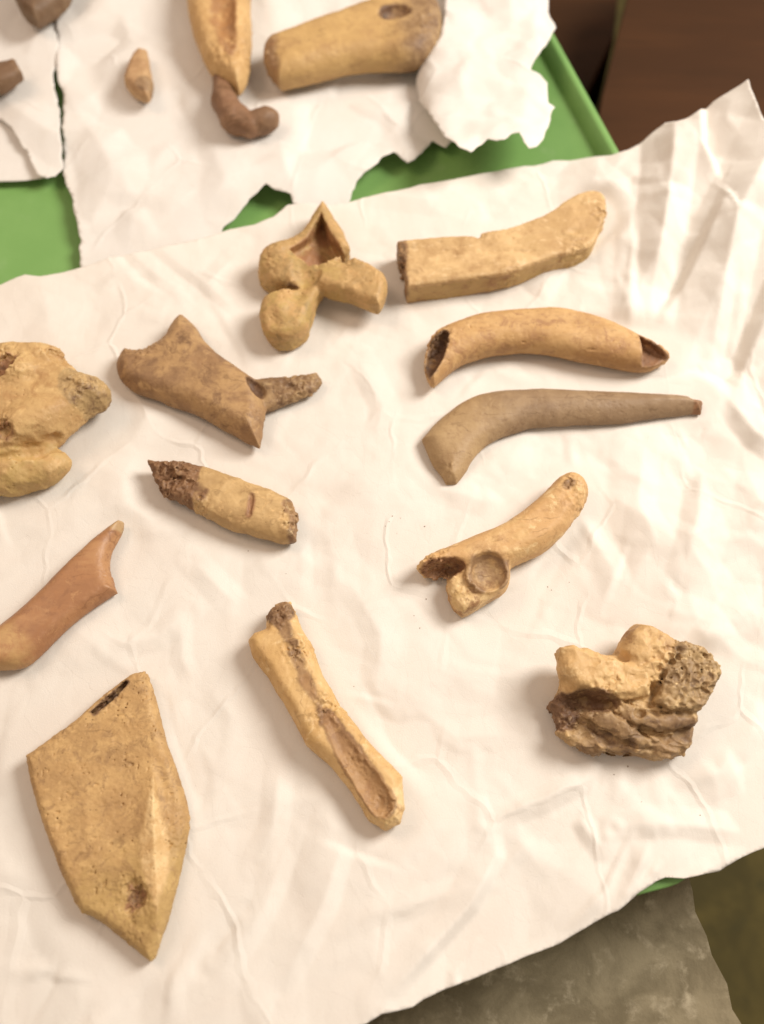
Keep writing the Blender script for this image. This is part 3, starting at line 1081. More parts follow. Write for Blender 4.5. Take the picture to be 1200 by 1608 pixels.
# bone colours (linear)
OCHRE, HONEY, PALE = (0.50, 0.30, 0.115), (0.60, 0.385, 0.16), (0.68, 0.47, 0.22)
OLIVE = (0.44, 0.29, 0.095)
BROWN, RUST, DARK, UMBER = (0.30, 0.155, 0.065), (0.36, 0.17, 0.07), (0.15, 0.078, 0.035), (0.21, 0.115, 0.055)
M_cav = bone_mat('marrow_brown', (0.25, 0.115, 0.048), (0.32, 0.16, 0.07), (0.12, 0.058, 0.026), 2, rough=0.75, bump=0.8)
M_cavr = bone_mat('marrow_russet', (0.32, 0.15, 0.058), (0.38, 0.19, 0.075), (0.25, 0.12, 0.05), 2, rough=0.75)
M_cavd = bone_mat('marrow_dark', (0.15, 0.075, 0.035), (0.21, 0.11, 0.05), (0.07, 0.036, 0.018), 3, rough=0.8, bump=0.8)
M_crust = bone_mat('crust_brown', (0.22, 0.115, 0.05), (0.36, 0.21, 0.09), (0.11, 0.06, 0.028), 5, rough=0.8, bump=0.9, pale=(0.52, 0.36, 0.17), pores=0.8)
M_spongy = bone_mat('spongy_bone', (0.35, 0.22, 0.095), (0.45, 0.30, 0.13), (0.17, 0.10, 0.047), 7, rough=0.8, bump=0.9, stain_lo=0.5, stain_hi=0.62, pale=PALE, pores=0.9)
M_rim = bone_mat('worn_rim', (0.56, 0.37, 0.15), PALE, BROWN, 9, rough=0.65, bump=0.8, stain_lo=0.55, stain_hi=0.68, pores=0.8)


# ---- knobbly bone with a hollow spike
B = Bone(500, 425)
gA = [(B.P(x, y, 50)[:2], r, h) for x, y, r, h in ((508, 330, 26, 8), (540, 384, 18, 10), (436, 392, 16, 10), (440, 482, 22, 8), (478, 438, 20, -16), (414, 424, 14, -10), (455, 412, 12, 6), (470, 465, 12, -6), (428, 508, 14, -6))]


def topA(X, Y):
    return sum(h * np.exp(-((X - c[0]) ** 2 + (Y - c[1]) ** 2) / (r * r)) for c, r, h in gA)


bodyA = B.poly([(414, 384), (438, 375), (468, 364), (488, 342), (506, 311), (522, 334), (537, 358), (552, 392), (534, 412), (512, 436), (496, 462), (486, 494), (480, 514), (452, 528), (426, 526), (409, 506),
                (405, 476), (418, 456), (447, 449), (446, 441), (420, 437), (406, 424), (403, 404)], 4, 62, 12, zref=46, top=topA, crown=7)
rightA = B.poly([(500, 396), (540, 406), (556, 396), (566, 400), (590, 411), (607, 424), (607, 448), (596, 472), (560, 461), (520, 447), (496, 440)], 22, 66, 11, zref=56, crown=6)
cav = B.poly([(504, 328), (516, 352), (537, 389), (512, 402), (486, 407), (454, 384), (482, 364)], 34, 120, 3, zref=62, smooth=False)
foram = B.ell(440, 441, 60, (26, 9, 34), 12)
dent = B.ell(560, 428, 78, (14, 8, 12), -20)


def sdfA(X, Y, Z):
    d = smin(bodyA(X, Y, Z), rightA(X, Y, Z), 5)
    d = smax(d, -cav(X, Y, Z + 0.45 * (X + 10)), 2.5)
    d = smax(d, -foram(X, Y, Z), 5)
    return smax(d, -dent(X, Y, Z), 6)


mA = bone_mat('bone_ochre_knob', OCHRE, OLIVE, (0.30, 0.19, 0.07), 11, pale=HONEY)
B.build('bone', 'knobbly ochre bone with a hollow triangular spike nearest the back paper', sdfA, B.box_of([(400, 305), (612, 530)], 82),
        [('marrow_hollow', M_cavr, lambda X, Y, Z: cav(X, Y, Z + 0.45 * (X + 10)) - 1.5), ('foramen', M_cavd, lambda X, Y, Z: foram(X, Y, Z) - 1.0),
         ('joint_lobe', bone_mat('bone_olive_lobe', OLIVE, OCHRE, (0.27, 0.175, 0.065), 13), B.spot(446, 496, 42, 30))],
        ('body', mA), rough(2.4, 1.2, 3, pits=2.0, scoop=4.0, cell=34, spots=[(B.P(425, 410, 40), 34, 1.6), (B.P(560, 410, 50), 34, 1.6), (B.P(450, 455, 50), 30, 1.6)]), flatten=0.86, group=GRP)

# ---- flat-topped long bone with a cut lower side
B = Bone(790, 375)
top = B.poly([(623, 370), (634, 367), (700, 363), (742, 361), (750, 364), (757, 357), (770, 353), (800, 349), (850, 332), (882, 312), (905, 296), (932, 288), (948, 292), (956, 304),
              (954, 330), (944, 352), (936, 374), (915, 384), (862, 396), (800, 420), (730, 430), (640, 441), (634, 424), (640, 412), (630, 400), (626, 388)],
             3, 56, 6, zref=54)
notch = B.ell(905, 352, 60, (12, 6, 7), 10)


cracks = [B.tube([(756, 383, 57, 2.2), (775, 386, 57, 2.4), (792, 383, 57, 1.6)]), B.tube([(806, 385, 57, 2.0), (828, 388, 57, 3.0), (842, 384, 57, 1.6)]), B.tube([(700, 384, 57, 2.5), (716, 383, 57, 1.8)])]


def sdfB(X, Y, Z):
    d = top(X, Y, Z)
    for c in cracks:
        d = smax(d, -c(X, Y, Z), 1.5)
    return smax(d, -notch(X, Y, Z), 4)


mB = bone_mat('bone_honey_flat', (0.50, 0.32, 0.135), (0.62, 0.41, 0.185), (0.40, 0.235, 0.095), 17, pale=(0.66, 0.46, 0.23), pores=0.35, aniso=(0.35, 1, 1), rot=0.3)
B.build('bone', 'long flat-topped honey bone with a sawn-looking lower side and ragged ends', sdfB, B.box_of([(615, 280), (962, 472)], 68),
        [('broken_end', M_crust, B.half((640, 350), (641, 480), 50)), ('articular_rim', M_rim, lambda X, Y, Z: -B.half((948, 278), (931, 420), 50)(X, Y, Z)),
         ('cut_side', bone_mat('bone_olive_side', (0.44, 0.29, 0.105), (0.50, 0.33, 0.13), BROWN, 19, aniso=(0.3, 1, 1)), lambda X, Y, Z: np.maximum(Z - 47, top(X, Y, np.float32(30)) * -1 - 6))],
        ('shaft', mB), rough(1.2, 0.7, 5, pits=0.9, scoop=2.0, cell=36, spots=[(B.P(626, 405, 50), 22, 4.5), (B.P(950, 330, 50), 24, 2.8), (B.P(760, 358, 50), 26, 2.0), (B.P(905, 392, 40), 30, 2.0), (B.P(800, 425, 40), 20, 1.2)]), flatten=0.84, group=GRP)

# ---- upper rib
B = Bone(860, 540)
rib = B.poly([(672, 530), (690, 516), (712, 506), (755, 493), (822, 485), (890, 485), (944, 500), (1002, 525), (1050, 553), (1052, 560), (1024, 577), (985, 575), (912, 559), (845, 546),
              (777, 548), (730, 562), (700, 586), (682, 604), (671, 596), (664, 570)], 4, 60, 27, zref=32)
hol = B.ell(684, 552, 50, (14, 44, 24), -24)
hol2 = B.poly([(1004, 528), (1060, 560), (1012, 570)], 36, 90, 4, zref=44)


def sdfC(X, Y, Z):
    d = rib(X, Y, Z)
    d = smax(d, -hol(X, Y, Z), 4)
    return smax(d, -hol2(X, Y, Z), 3)


mC = bone_mat('bone_orange_rib', (0.48, 0.275, 0.10), (0.55, 0.335, 0.135), (0.36, 0.19, 0.08), 23, sscale=120, stain_lo=0.55, aniso=(0.3, 1, 1), pores=0.7)
B.build('rib_bone', 'thick orange tan rib with hollow ends, the upper of two arched ribs', sdfC, B.box_of([(660, 480), (1060, 608)], 64),
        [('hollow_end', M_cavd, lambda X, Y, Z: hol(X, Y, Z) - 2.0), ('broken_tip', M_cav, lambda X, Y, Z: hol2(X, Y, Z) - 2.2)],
        ('shaft', mC), rough(1.5, 0.6, 9, pits=1.4, spots=[(B.P(685, 560), 28, 2.8), (B.P(1035, 560), 30, 3.4)]), flatten=0.92, group=GRP)

# ---- lower rib
B = Bone(860, 660)
ribd = B.poly([(662, 682), (692, 647), (732, 620), (777, 606), (830, 603), (890, 604), (980, 609), (1070, 613), (1086, 615), (1090, 619), (1109, 623), (1106, 642), (1088, 640), (1070, 643),
               (971, 657), (890, 658), (836, 663), (790, 676), (758, 694), (742, 716), (730, 738), (718, 752), (702, 752), (692, 738), (676, 716)], 3, 47, 21, zref=28, crown=15)
mD = bone_mat('bone_taupe_rib', (0.27, 0.175, 0.09), (0.325, 0.215, 0.112), (0.22, 0.135, 0.068), 29, sscale=110, aniso=(0.3, 1, 1), pores=0.5, bump=0.5)
B.build('rib_bone', 'slender dull taupe rib tapering to a point, the lower of two arched ribs', ribd, B.box_of([(655, 598), (1115, 758)], 46),
        [('rib_head', bone_mat('bone_tan_head', (0.37, 0.24, 0.11), (0.41, 0.27, 0.125), (0.31, 0.19, 0.085), 31), B.half((760, 590), (800, 760)), 45),
         ('broken_tip', M_cav, lambda X, Y, Z: -B.half((1090, 590), (1090, 680))(X, Y, Z))],
        ('shaft', mD), rough(1.6, 0.6, 13, pits=0.8, scoop=1.6, cell=40, spots=[(B.P(1100, 632), 16, 2.5), (B.P(705, 748), 16, 1.5)]), flatten=0.78, group=GRP)

# ---- bone with a round brown socket
B = Bone(790, 850)
sh = B.poly([(654, 884), (672, 868), (705, 853), (740, 839), (788, 820), (830, 793), (860, 766), (881, 743), (899, 737), (918, 746), (927, 762), (922, 782), (908, 802), (890, 832), (862, 856), (806, 882),
             (780, 896), (740, 896), (710, 892), (680, 900), (664, 896)], 3, 64, 22, zref=42, crown=8)
lobe = B.poly([(702, 908), (712, 890), (740, 880), (770, 872), (796, 878), (803, 896), (797, 914), (776, 934), (752, 949), (728, 958), (712, 946), (706, 928)], 3, 44, 9, zref=38, crown=6)
ring = [(767 + 37 * math.cos(t * 0.3927), 894 + 33 * math.sin(t * 0.3927)) for t in range(16)]
knob = B.poly(ring, 4, 56, 9, zref=54)
gap = B.ell(770, 891, 70, (31, 33, 33), 0)
cavE = B.ell(694, 892, 46, (36, 13, 30), 12)
pitE = B.ell(893, 752, 70, (12, 8, 10), 30)


def sdfE(X, Y, Z):
    d = smin(sh(X, Y, Z), lobe(X, Y, Z), 10)
    d = smin(d, knob(X, Y, Z), 9)
    d = smax(d, -gap(X, Y, Z), 4)
    d = smax(d, -cavE(X, Y, Z), 5)
    return smax(d, -pitE(X, Y, Z), 5)


mE = bone_mat('bone_honey_socket', (0.55, 0.325, 0.13), HONEY, (0.44, 0.25, 0.10), 37, pale=PALE, aniso=(0.4, 1, 1), rot=0.5)
B.build('bone', 'bent honey bone with a round brown cupped joint face at its lower end', sdfE, B.box_of([(650, 732), (932, 964)], 78),
        [('joint_face', bone_mat('bone_knob_brown', (0.25, 0.145, 0.065), (0.29, 0.17, 0.078), (0.22, 0.12, 0.055), 41, pores=0.2, bump=0.25), lambda X, Y, Z: np.minimum(gap(X, Y, Z) - 2.0, np.maximum(knob(X, Y, Z) - 2.5, 46 - Z)), 4),
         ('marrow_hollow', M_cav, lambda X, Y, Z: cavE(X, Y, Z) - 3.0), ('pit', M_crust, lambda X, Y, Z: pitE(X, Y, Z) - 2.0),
         ('joint_lip', M_rim, lambda X, Y, Z: lobe(X, Y, Z) - 1.2)],
        ('shaft', mE), rough(1.8, 0.7, 15, pits=1.2, scoop=1.2, cell=34, spots=[(B.P(680, 888, 40), 34, 4.0), (B.P(910, 790, 40), 34, 2.2), (B.P(725, 925, 30), 32, 2.2), (B.P(893, 750, 60), 22, 2.2)]), flatten=0.90, group=GRP)

# ---- lump of layered and spongy bone
B = Bone(1000, 1090)
slabF = B.poly([(875, 1014), (890, 1011), (915, 1014), (945, 1022), (972, 1034), (1005, 1036), (1030, 1050), (1024, 1090), (985, 1098), (956, 1093), (915, 1090), (896, 1070), (878, 1046)], 22, 76, 16, zref=72,
               top=lambda X, Y: -0.10 * (X + 60))
knobF = B.poly([(976, 1034), (973, 1008), (984, 987), (1005, 979), (1028, 983), (1048, 996), (1064, 1010), (1054, 1050), (1034, 1078), (1004, 1070)], 8, 74, 22, zref=56, crown=8)
coreF = B.poly([(884, 1040), (960, 1030), (1010, 1010), (1080, 1020), (1118, 1050), (1100, 1110), (1040, 1140), (920, 1120), (880, 1090)], 0, 50, 14, zref=40)
spF = B.poly([(1058, 1008), (1085, 1010), (1105, 1016), (1133, 1044), (1130, 1068), (1111, 1108), (1083, 1122), (1040, 1112), (1026, 1100), (1048, 1046)], 12, 74, 13, zref=64)
baseF = B.poly([(862, 1104), (872, 1134), (881, 1158), (905, 1172), (930, 1184), (972, 1180), (1026, 1190), (1064, 1192), (1090, 1168), (1088, 1130), (1060, 1100), (1000, 1090), (950, 1090), (890, 1078), (874, 1090)],
               0, 36, 12, zref=30)
ridgeF = B.tube([(918, 1118, 40, 12), (945, 1128, 44, 15), (975, 1146, 42, 14), (1010, 1164, 34, 12), (1050, 1172, 28, 10)], k=6)
ridgeG = B.tube([(960, 1106, 52, 11), (1000, 1128, 50, 13), (1040, 1136, 50, 13), (1084, 1130, 44, 12)], k=6)
lipF = B.tube([(880, 1150, 26, 9), (915, 1170, 24, 9), (932, 1180, 22, 7)], k=5)
holeF = B.ell(922, 1101, 60, (48, 15, 34), -4)
cleft = B.tube([(962, 1004, 84, 13), (982, 1030, 86, 11), (1000, 1046, 90, 8)])
ringF = B.ell(1007, 1117, 66, (9, 9, 16))
leftF = B.ell(884, 1128, 58, (20, 24, 22))
gapF = B.tube([(1048, 1020, 86, 13), (1038, 1050, 80, 11), (1026, 1086, 74, 8)])


_fr = random.Random(5)
strands = []
for t in range(13):
    u = t / 12.0
    xs0, ys0 = 884 + 30 * _fr.random() + 20 * (1 - u), 1094 + 68 * u + _fr.uniform(-5, 5)
    xe, ye = 1062 + 34 * _fr.random() - 20 * u, 1112 + 72 * u + _fr.uniform(-6, 6)
    if _fr.random() < 0.35:
        xs0 += _fr.uniform(20, 60)
    zt_ = 50 - 30 * u
    pts_ = []
    for m_ in range(5):
        w_ = m_ / 4.0
        pts_.append((xs0 + (xe - xs0) * w_, ys0 + (ye - ys0) * w_ + 14 * math.sin(w_ * 3.1) * (0.4 + 0.5 * _fr.random()) + _fr.uniform(-3, 3), zt_ + _fr.uniform(-5, 5) - 6 * abs(w_ - 0.5), _fr.uniform(3.0, 5.6) * (0.55 if m_ in (0, 4) else 1)))
    strands.append(B.tube(pts_))


def strandF(X, Y, Z):
    d = strands[0](X, Y, Z)
    for st in strands[1:]:
        d = np.minimum(d, st(X, Y, Z))
    return d


def sdfF(X, Y, Z):
    d = smin(slabF(X, Y, Z), knobF(X, Y, Z), 9)
    d = smin(smin(d, spF(X, Y, Z), 10), coreF(X, Y, Z), 8)
    b = smin(baseF(X, Y, Z), ridgeF(X, Y, Z), 5)
    b = smin(smin(b, ridgeG(X, Y, Z), 4), lipF(X, Y, Z), 4)
    b = smin(b, strandF(X, Y, Z), 2.5)
    d = smin(d, b, 5)
    for c, k in ((holeF, 5), (ringF, 3), (leftF, 6), (gapF, 5), (cleft, 4)):
        d = smax(d, -c(X, Y, Z), k)
    return d


cS, cL = B.P(1082, 1062, 50), B.P(985, 1150, 40)
cU, cV = B.P(960, 1090, 55), B.P(890, 1130, 35)


def dispF(q):
    n = rough(1.6, 1.0, 19, pits=1.6, scoop=6.0, cell=22)(q)
    w = np.clip(1.35 - spF(q[:, 0], q[:, 1], q[:, 2] * 0 + 40) * 0.0 - np.hypot(q[:, 0] - cS[0], q[:, 1] - cS[1]) / 58, 0, 1)
    k = np.nonzero(w > 0)[0]
    qq = q[k] + 3.0 * np.stack([vnoise(q[k] / 9.0, 71), vnoise(q[k] / 9.0, 72), vnoise(q[k] / 9.0, 73)], 1)
    f1, f2 = worley(qq / 12.0, 33), worley(qq / 6.0, 35)
    n[k] += w[k] * (12.0 * np.clip(0.58 - f1, 0, 1) * 2 + 4.0 * np.clip(0.52 - f2, 0, 1) * 2 + 2.5 * vnoise(qq / 14.0, 74) - 1.5)
    for c_, r_, e_ in ((cU, 46, 2.0), (cV, 40, 4.0)):
        wu = np.clip(1.25 - np.hypot(q[:, 0] - c_[0], q[:, 1] - c_[1]) / r_, 0, 1)
        n += wu * e_ * (0.9 * vnoise(q / 8.0, 75) + 0.7 * vnoise(q / 3.5, 76))
    wl = np.clip(1.3 - np.abs(q[:, 1] - cL[1]) / 55, 0, 1) * np.clip(1.3 - np.abs(q[:, 0] - cL[0]) / 110, 0, 1) * np.clip((58 - q[:, 2]) / 12, 0, 1)
    k = np.nonzero(wl > 0)[0]
    qq = q[k]
    bend = 14 * vnoise(qq / 34.0, 37) + 5 * vnoise(qq / 12.0, 38)
    fx, fy = qq[:, 0] * 0.96 - qq[:, 1] * 0.27, qq[:, 1] * 0.96 + qq[:, 0] * 0.27 + 0.7 * qq[:, 2] + bend
    fib = np.stack([fx / 46.0, fy / 9.0, qq[:, 2] / 30.0], 1)
    fib2 = np.stack([fx / 22.0, fy / 4.2, qq[:, 2] / 14.0], 1)
    n[k] += wl[k] * (6.5 * (np.abs(vnoise(fib, 41)) - 0.3) + 3.0 * (np.abs(vnoise(fib2, 43)) - 0.3) + 3.0 * vnoise(qq / 11.0, 44))
    return n


mF = bone_mat('bone_ochre_lump', (0.54, 0.33, 0.13), HONEY, (0.42, 0.25, 0.095), 43, pale=PALE, pores=0.7)
M_layer = bone_mat('layered_bone', (0.30, 0.18, 0.078), (0.39, 0.245, 0.105), (0.15, 0.084, 0.04), 47, pale=(0.52, 0.35, 0.165), rough=0.75, bump=0.9, stain_lo=0.52, stain_hi=0.66)
B.build('bone', 'lumpy brown bone chunk of spongy and fibrous layers lying by the right edge', sdfF, B.box_of([(855, 968), (1142, 1202)], 92),
        [('dark_hollow', M_cavd, lambda X, Y, Z: np.minimum(np.minimum(holeF(X, Y, Z), leftF(X, Y, Z)) - 2.0, B.spot(878, 1122, 30, 30)(X, Y, Z))),
         ('spongy_core', M_spongy, lambda X, Y, Z: spF(X, Y, Z) - 4.5), ('knob', bone_mat('bone_knob_honey', HONEY, (0.54, 0.34, 0.14), BROWN, 51, stain_lo=0.64), lambda X, Y, Z: knobF(X, Y, Z) - 2),
         ('fibrous_strands', bone_mat('strand_bone', (0.44, 0.28, 0.12), (0.54, 0.36, 0.165), (0.30, 0.175, 0.075), 48), lambda X, Y, Z: strandF(X, Y, Z) - 1.2), ('folded_layers', M_layer, lambda X, Y, Z: np.minimum(np.minimum(baseF(X, Y, Z), ridgeF(X, Y, Z)), np.minimum(ridgeG(X, Y, Z), lipF(X, Y, Z))) - 4)],
        ('upper_plate', mF), dispF, vox=1.45, group=GRP)

# ---- split shaft with a long marrow groove
B = Bone(515, 1125)
shG = B.poly([(388, 1004), (398, 992), (416, 986), (417, 964), (434, 945), (456, 942), (467, 966), (474, 985), (490, 1014), (508, 1062), (532, 1104), (568, 1149), (604, 1190), (632, 1219), (637, 1266),
              (628, 1290), (606, 1303), (578, 1286), (551, 1239), (522, 1203), (480, 1167), (456, 1119), (418, 1056), (395, 1026)], 2, 56, 17, zref=34, crown=9, smooth=False)
grv = B.tube([(438, 962, 70, 15), (462, 1018, 68, 10), (478, 1062, 62, 7), (496, 1094, 66, 6), (514, 1122, 66, 11), (544, 1176, 66, 17), (575, 1224, 67, 23), (597, 1258, 69, 24)], k=4)


def sdfG(X, Y, Z):
    return smax(shG(X, Y, Z), -grv(X, Y, Z), 2)


mG = bone_mat('bone_gold_shaft', (0.56, 0.345, 0.125), (0.62, 0.40, 0.165), (0.47, 0.27, 0.10), 53, pale=PALE, aniso=(1, 0.35, 1), rot=0.5, stain_lo=0.6)
B.build('bone', 'split golden bone shaft with a brown marrow groove at the centre bottom', sdfG, B.box_of([(380, 936), (646, 1310)], 62),
        [('broken_knob', M_crust, B.spot(440, 962, 24, 40)), ('marrow_groove', bone_mat('marrow_tan', (0.33, 0.175, 0.072), (0.39, 0.22, 0.09), (0.22, 0.115, 0.05), 6), lambda X, Y, Z: np.maximum(grv(X, Y, Z) - 3.0, -B.half((420, 1085), (540, 1035), 40)(X, Y, Z) * -1 - 0)),
         ('groove_edge', M_crust, lambda X, Y, Z: grv(X, Y, Z) - 5.0), ('worn_end', M_rim, B.spot(625, 1255, 16, 40))],
        ('shaft', mG), rough(1.5, 0.8, 23, pits=1.2, scoop=1.2, cell=34, spots=[(B.P(440, 962, 40), 34, 4.0), (B.P(470, 1020, 50), 30, 4.5), (B.P(518, 1110, 50), 34, 4.0), (B.P(560, 1190, 50), 26, 2.0), (B.P(605, 1265, 45), 34, 2.4)]), flatten=0.86, group=GRP)

# ---- flat rhombic plate
B = Bone(165, 1280)
lx = np.array([B.P(240, 1225, 44)[:2], B.P(247, 1420, 44)[:2]])


def topH(X, Y):
    a, b = lx
    dd = (b - a) / np.linalg.norm(b - a)
    side = dd[0] * (Y - a[1]) - dd[1] * (X - a[0])          # > 0 right of the spine
    along = (X - a[0]) * dd[0] + (Y - a[1]) * dd[1]
    w = np.clip((along + 40) / 90, 0, 1) * np.clip((290 - along) / 90, 0, 1)
    wid = 9 + 14 * np.clip(along / 170, 0, 1)
    rid = 15 * w * np.where(side > 0, np.exp(-np.abs(side / (wid * 0.6)) ** 1.5), np.exp(-np.abs(side / (wid * 1.5)) ** 1.5))
    drop = -0.35 * np.clip(side, 0, 60) * w
    return rid + drop - 9 * np.clip((along - 120) / 120, 0, 1) + 4 * np.clip((-side - 60) / 100, 0, 1)


plate = B.poly([(36, 1184), (65, 1163), (113, 1130), (140, 1103), (186, 1066), (206, 1050), (226, 1050), (239, 1086), (249, 1133), (275, 1208), (297, 1279), (288, 1321), (266, 1424), (240, 1500), (231, 1508),
                (194, 1482), (164, 1453), (140, 1437), (120, 1430), (100, 1386), (72, 1318), (46, 1240)], 3, 46, 11, zref=40, top=topH, crown=8)
slitH = B.poly([(138, 1116), (164, 1092), (194, 1064), (199, 1068), (172, 1100), (146, 1120)], 26, 80, 2, zref=46, smooth=False)
pitH = B.tube([(204, 1392, 50, 9), (214, 1408, 48, 13), (202, 1422, 46, 9)], k=5)


def sdfH(X, Y, Z):
    d = smax(plate(X, Y, Z), -slitH(X, Y, Z), 3)
    return smax(d, -pitH(X, Y, Z), 10)


mH = bone_mat('bone_plate_ochre', (0.45, 0.265, 0.10), (0.54, 0.335, 0.13), (0.33, 0.19, 0.075), 59, sscale=170, stain_lo=0.56, stain_hi=0.74, pores=0.9, aniso=(0.45, 1, 1), rot=0.6, bump=0.7)
B.build('bone', 'broad flat rhombic ochre bone plate with a pale ridge near the lower left', sdfH, B.box_of([(28, 1040), (304, 1516)], 70),
        [('ridge', bone_mat('bone_ridge_pale', HONEY, PALE, OCHRE, 61, stain_lo=0.66), lambda X, Y, Z: np.abs((lx[1] - lx[0])[0] / np.linalg.norm(lx[1] - lx[0]) * (Y - lx[0][1]) - (lx[1] - lx[0])[1] / np.linalg.norm(lx[1] - lx[0]) * (X - lx[0][0]) + 2)
          - 21 * np.clip((lx[0][1] - Y + 5) / 90, 0, 1) * np.clip((Y - lx[1][1] + 5) / 50, 0, 1) + 1.5 + (Z < 30) * 30, 4),
         ('pit', M_cav, lambda X, Y, Z: pitH(X, Y, Z) - 1.0), ('edge_slit', M_cavd, lambda X, Y, Z: slitH(X, Y, Z) - 1.5),
         ('lower_tip', bone_mat('bone_plate_olive', (0.43, 0.27, 0.092), (0.51, 0.33, 0.12), (0.34, 0.20, 0.075), 63, pores=0.6), B.half((80, 1395), (310, 1300), 40), 40)],
        ('plate', mH), rough(1.8, 1.4, 27, pits=4.0, spots=[(B.P(210, 1406, 45), 34, 3.2), (B.P(265, 1300, 35), 34, 1.2), (B.P(170, 1090, 45), 26, 2.6), (B.P(40, 1190, 40), 22, 1.6), (B.P(120, 1435, 40), 24, 2.0), (B.P(190, 1480, 40), 30, 1.6), (B.P(292, 1285, 40), 18, 2.0), (B.P(225, 1055, 40), 16, 2.2), (B.P(90, 1150, 40), 24, 1.2)]), vox=1.6, flatten=0.85, group=GRP)

# ---- tapering red-brown shaft cut by the left edge
B = Bone(80, 945)
shI = B.poly([(184, 811), (193, 814), (190, 834), (171, 862), (168, 892), (182, 925), (137, 955), (96, 988), (62, 1025), (34, 1048), (0, 1050), (-25, 1052), (-44, 1030), (-42, 1008), (0, 978), (42, 945), (121, 863), (167, 822)],
             2, 52, 24, zref=30, top=lambda X, Y: -0.10 * np.clip(X - 20, 0, 200), crown=6)
cutI = B.ell(206, 884, 40, (26, 40, 60), 10)


def sdfI(X, Y, Z):
    return smax(shI(X, Y, Z), -cutI(X, Y, Z), 4)


mI = bone_mat('bone_russet', (0.35, 0.165, 0.068), (0.41, 0.21, 0.088), (0.27, 0.125, 0.055), 67, aniso=(0.3, 1, 1), rot=0.75, pores=0.3, bump=0.35, rough=0.5)
B.build('bone', 'russet tapering bone shaft with a pointed tip entering at the left edge', sdfI, B.box_of([(-48, 800), (200, 1058)], 60),
        [('broken_end', bone_mat('bone_tan_end', (0.42, 0.27, 0.12), (0.47, 0.31, 0.15), BROWN, 69), lambda X, Y, Z: np.minimum(cutI(X, Y, Z) - 2.5, B.spot(188, 816, 22, 25)(X, Y, Z))),
         ('joint_end', bone_mat('bone_ochre_end', (0.42, 0.245, 0.095), OCHRE, RUST, 71), B.spot(5, 1024, 40, 35), 12)],
        ('shaft', mI), rough(1.5, 0.5, 31, spots=[(B.P(178, 900, 30), 22, 1.4)]), flatten=0.85, group=GRP)

# ---- short broken shaft, half dark
B = Bone(350, 790)
shJ = B.poly([(230, 722), (258, 726), (283, 722), (333, 735), (400, 758), (452, 780), (466, 803), (464, 826), (467, 846), (454, 852), (400, 839), (333, 816), (308, 801), (284, 786), (266, 777), (250, 766), (242, 752)], 2, 52, 23, zref=30)
cavJ = B.tube([(226, 724, 58, 22), (268, 746, 70, 26), (306, 758, 76, 25)], k=4)
endJ = B.ell(458, 790, 46, (12, 16, 18), 0)
scar = B.tube([(394, 775, 53, 4), (391, 803, 53, 4)])


def sdfJ(X, Y, Z):
    d = smax(shJ(X, Y, Z), -cavJ(X, Y, Z), 4)
    d = smax(d, -endJ(X, Y, Z), 4)
    return smax(d, -scar(X, Y, Z), 2)


mJ = bone_mat('bone_tan_short', (0.45, 0.285, 0.115), (0.53, 0.345, 0.145), (0.36, 0.215, 0.085), 73, pale=HONEY, aniso=(0.35, 1, 1), rot=-0.35)
B.build('bone', 'short broken tan bone with a dark splintered left half', sdfJ, B.box_of([(222, 714), (474, 860)], 60),
        [('splintered_end', bone_mat('bone_splinter_dark', (0.19, 0.095, 0.042), (0.25, 0.13, 0.058), DARK, 75, rough=0.8, bump=0.9), lambda X, Y, Z: np.minimum(cavJ(X, Y, Z) - 3, B.half((322, 715), (296, 815), 40)(X, Y, Z))),
         ('broken_end', M_crust, lambda X, Y, Z: np.minimum(endJ(X, Y, Z) - 2, -B.half((456, 760), (452, 870), 30)(X, Y, Z))),
         ('scratch', M_cav, lambda X, Y, Z: scar(X, Y, Z) - 1.5)],
        ('shaft', mJ), rough(1.6, 0.9, 37, pits=1.2, scoop=3.5, cell=30, spots=[(B.P(268, 752, 40), 46, 5.0), (B.P(315, 790, 40), 20, 3.5), (B.P(462, 812, 40), 24, 4.5)]), flatten=0.90, group=GRP)

# ---- brown blade bone with a prong
B = Bone(320, 590)
bl = B.poly([(176, 556), (193, 537), (209, 543), (225, 543), (240, 533), (256, 523), (264, 506), (272, 494), (284, 487), (300, 498), (319, 527), (351, 559), (400, 588), (412, 606), (416, 640), (410, 671), (405, 692), (360, 675),
             (292, 634), (240, 617), (198, 605), (178, 578)], 2, 60, 26, zref=36, crown=13,
            top=lambda X, Y: -10 * np.clip((-(X + 0.62 * Y) - 20) / 90, 0, 1))
prong = B.poly([(384, 596), (432, 588), (470, 585), (499, 581), (505, 594), (490, 611), (470, 620), (432, 636), (408, 642)], 4, 34, 12, zref=26)
slot = B.ell(402, 602, 44, (22, 13, 20), -50)


def sdfK(X, Y, Z):
    d = smin(bl(X, Y, Z), prong(X, Y, Z), 5)
    return smax(d, -slot(X, Y, Z), 5)


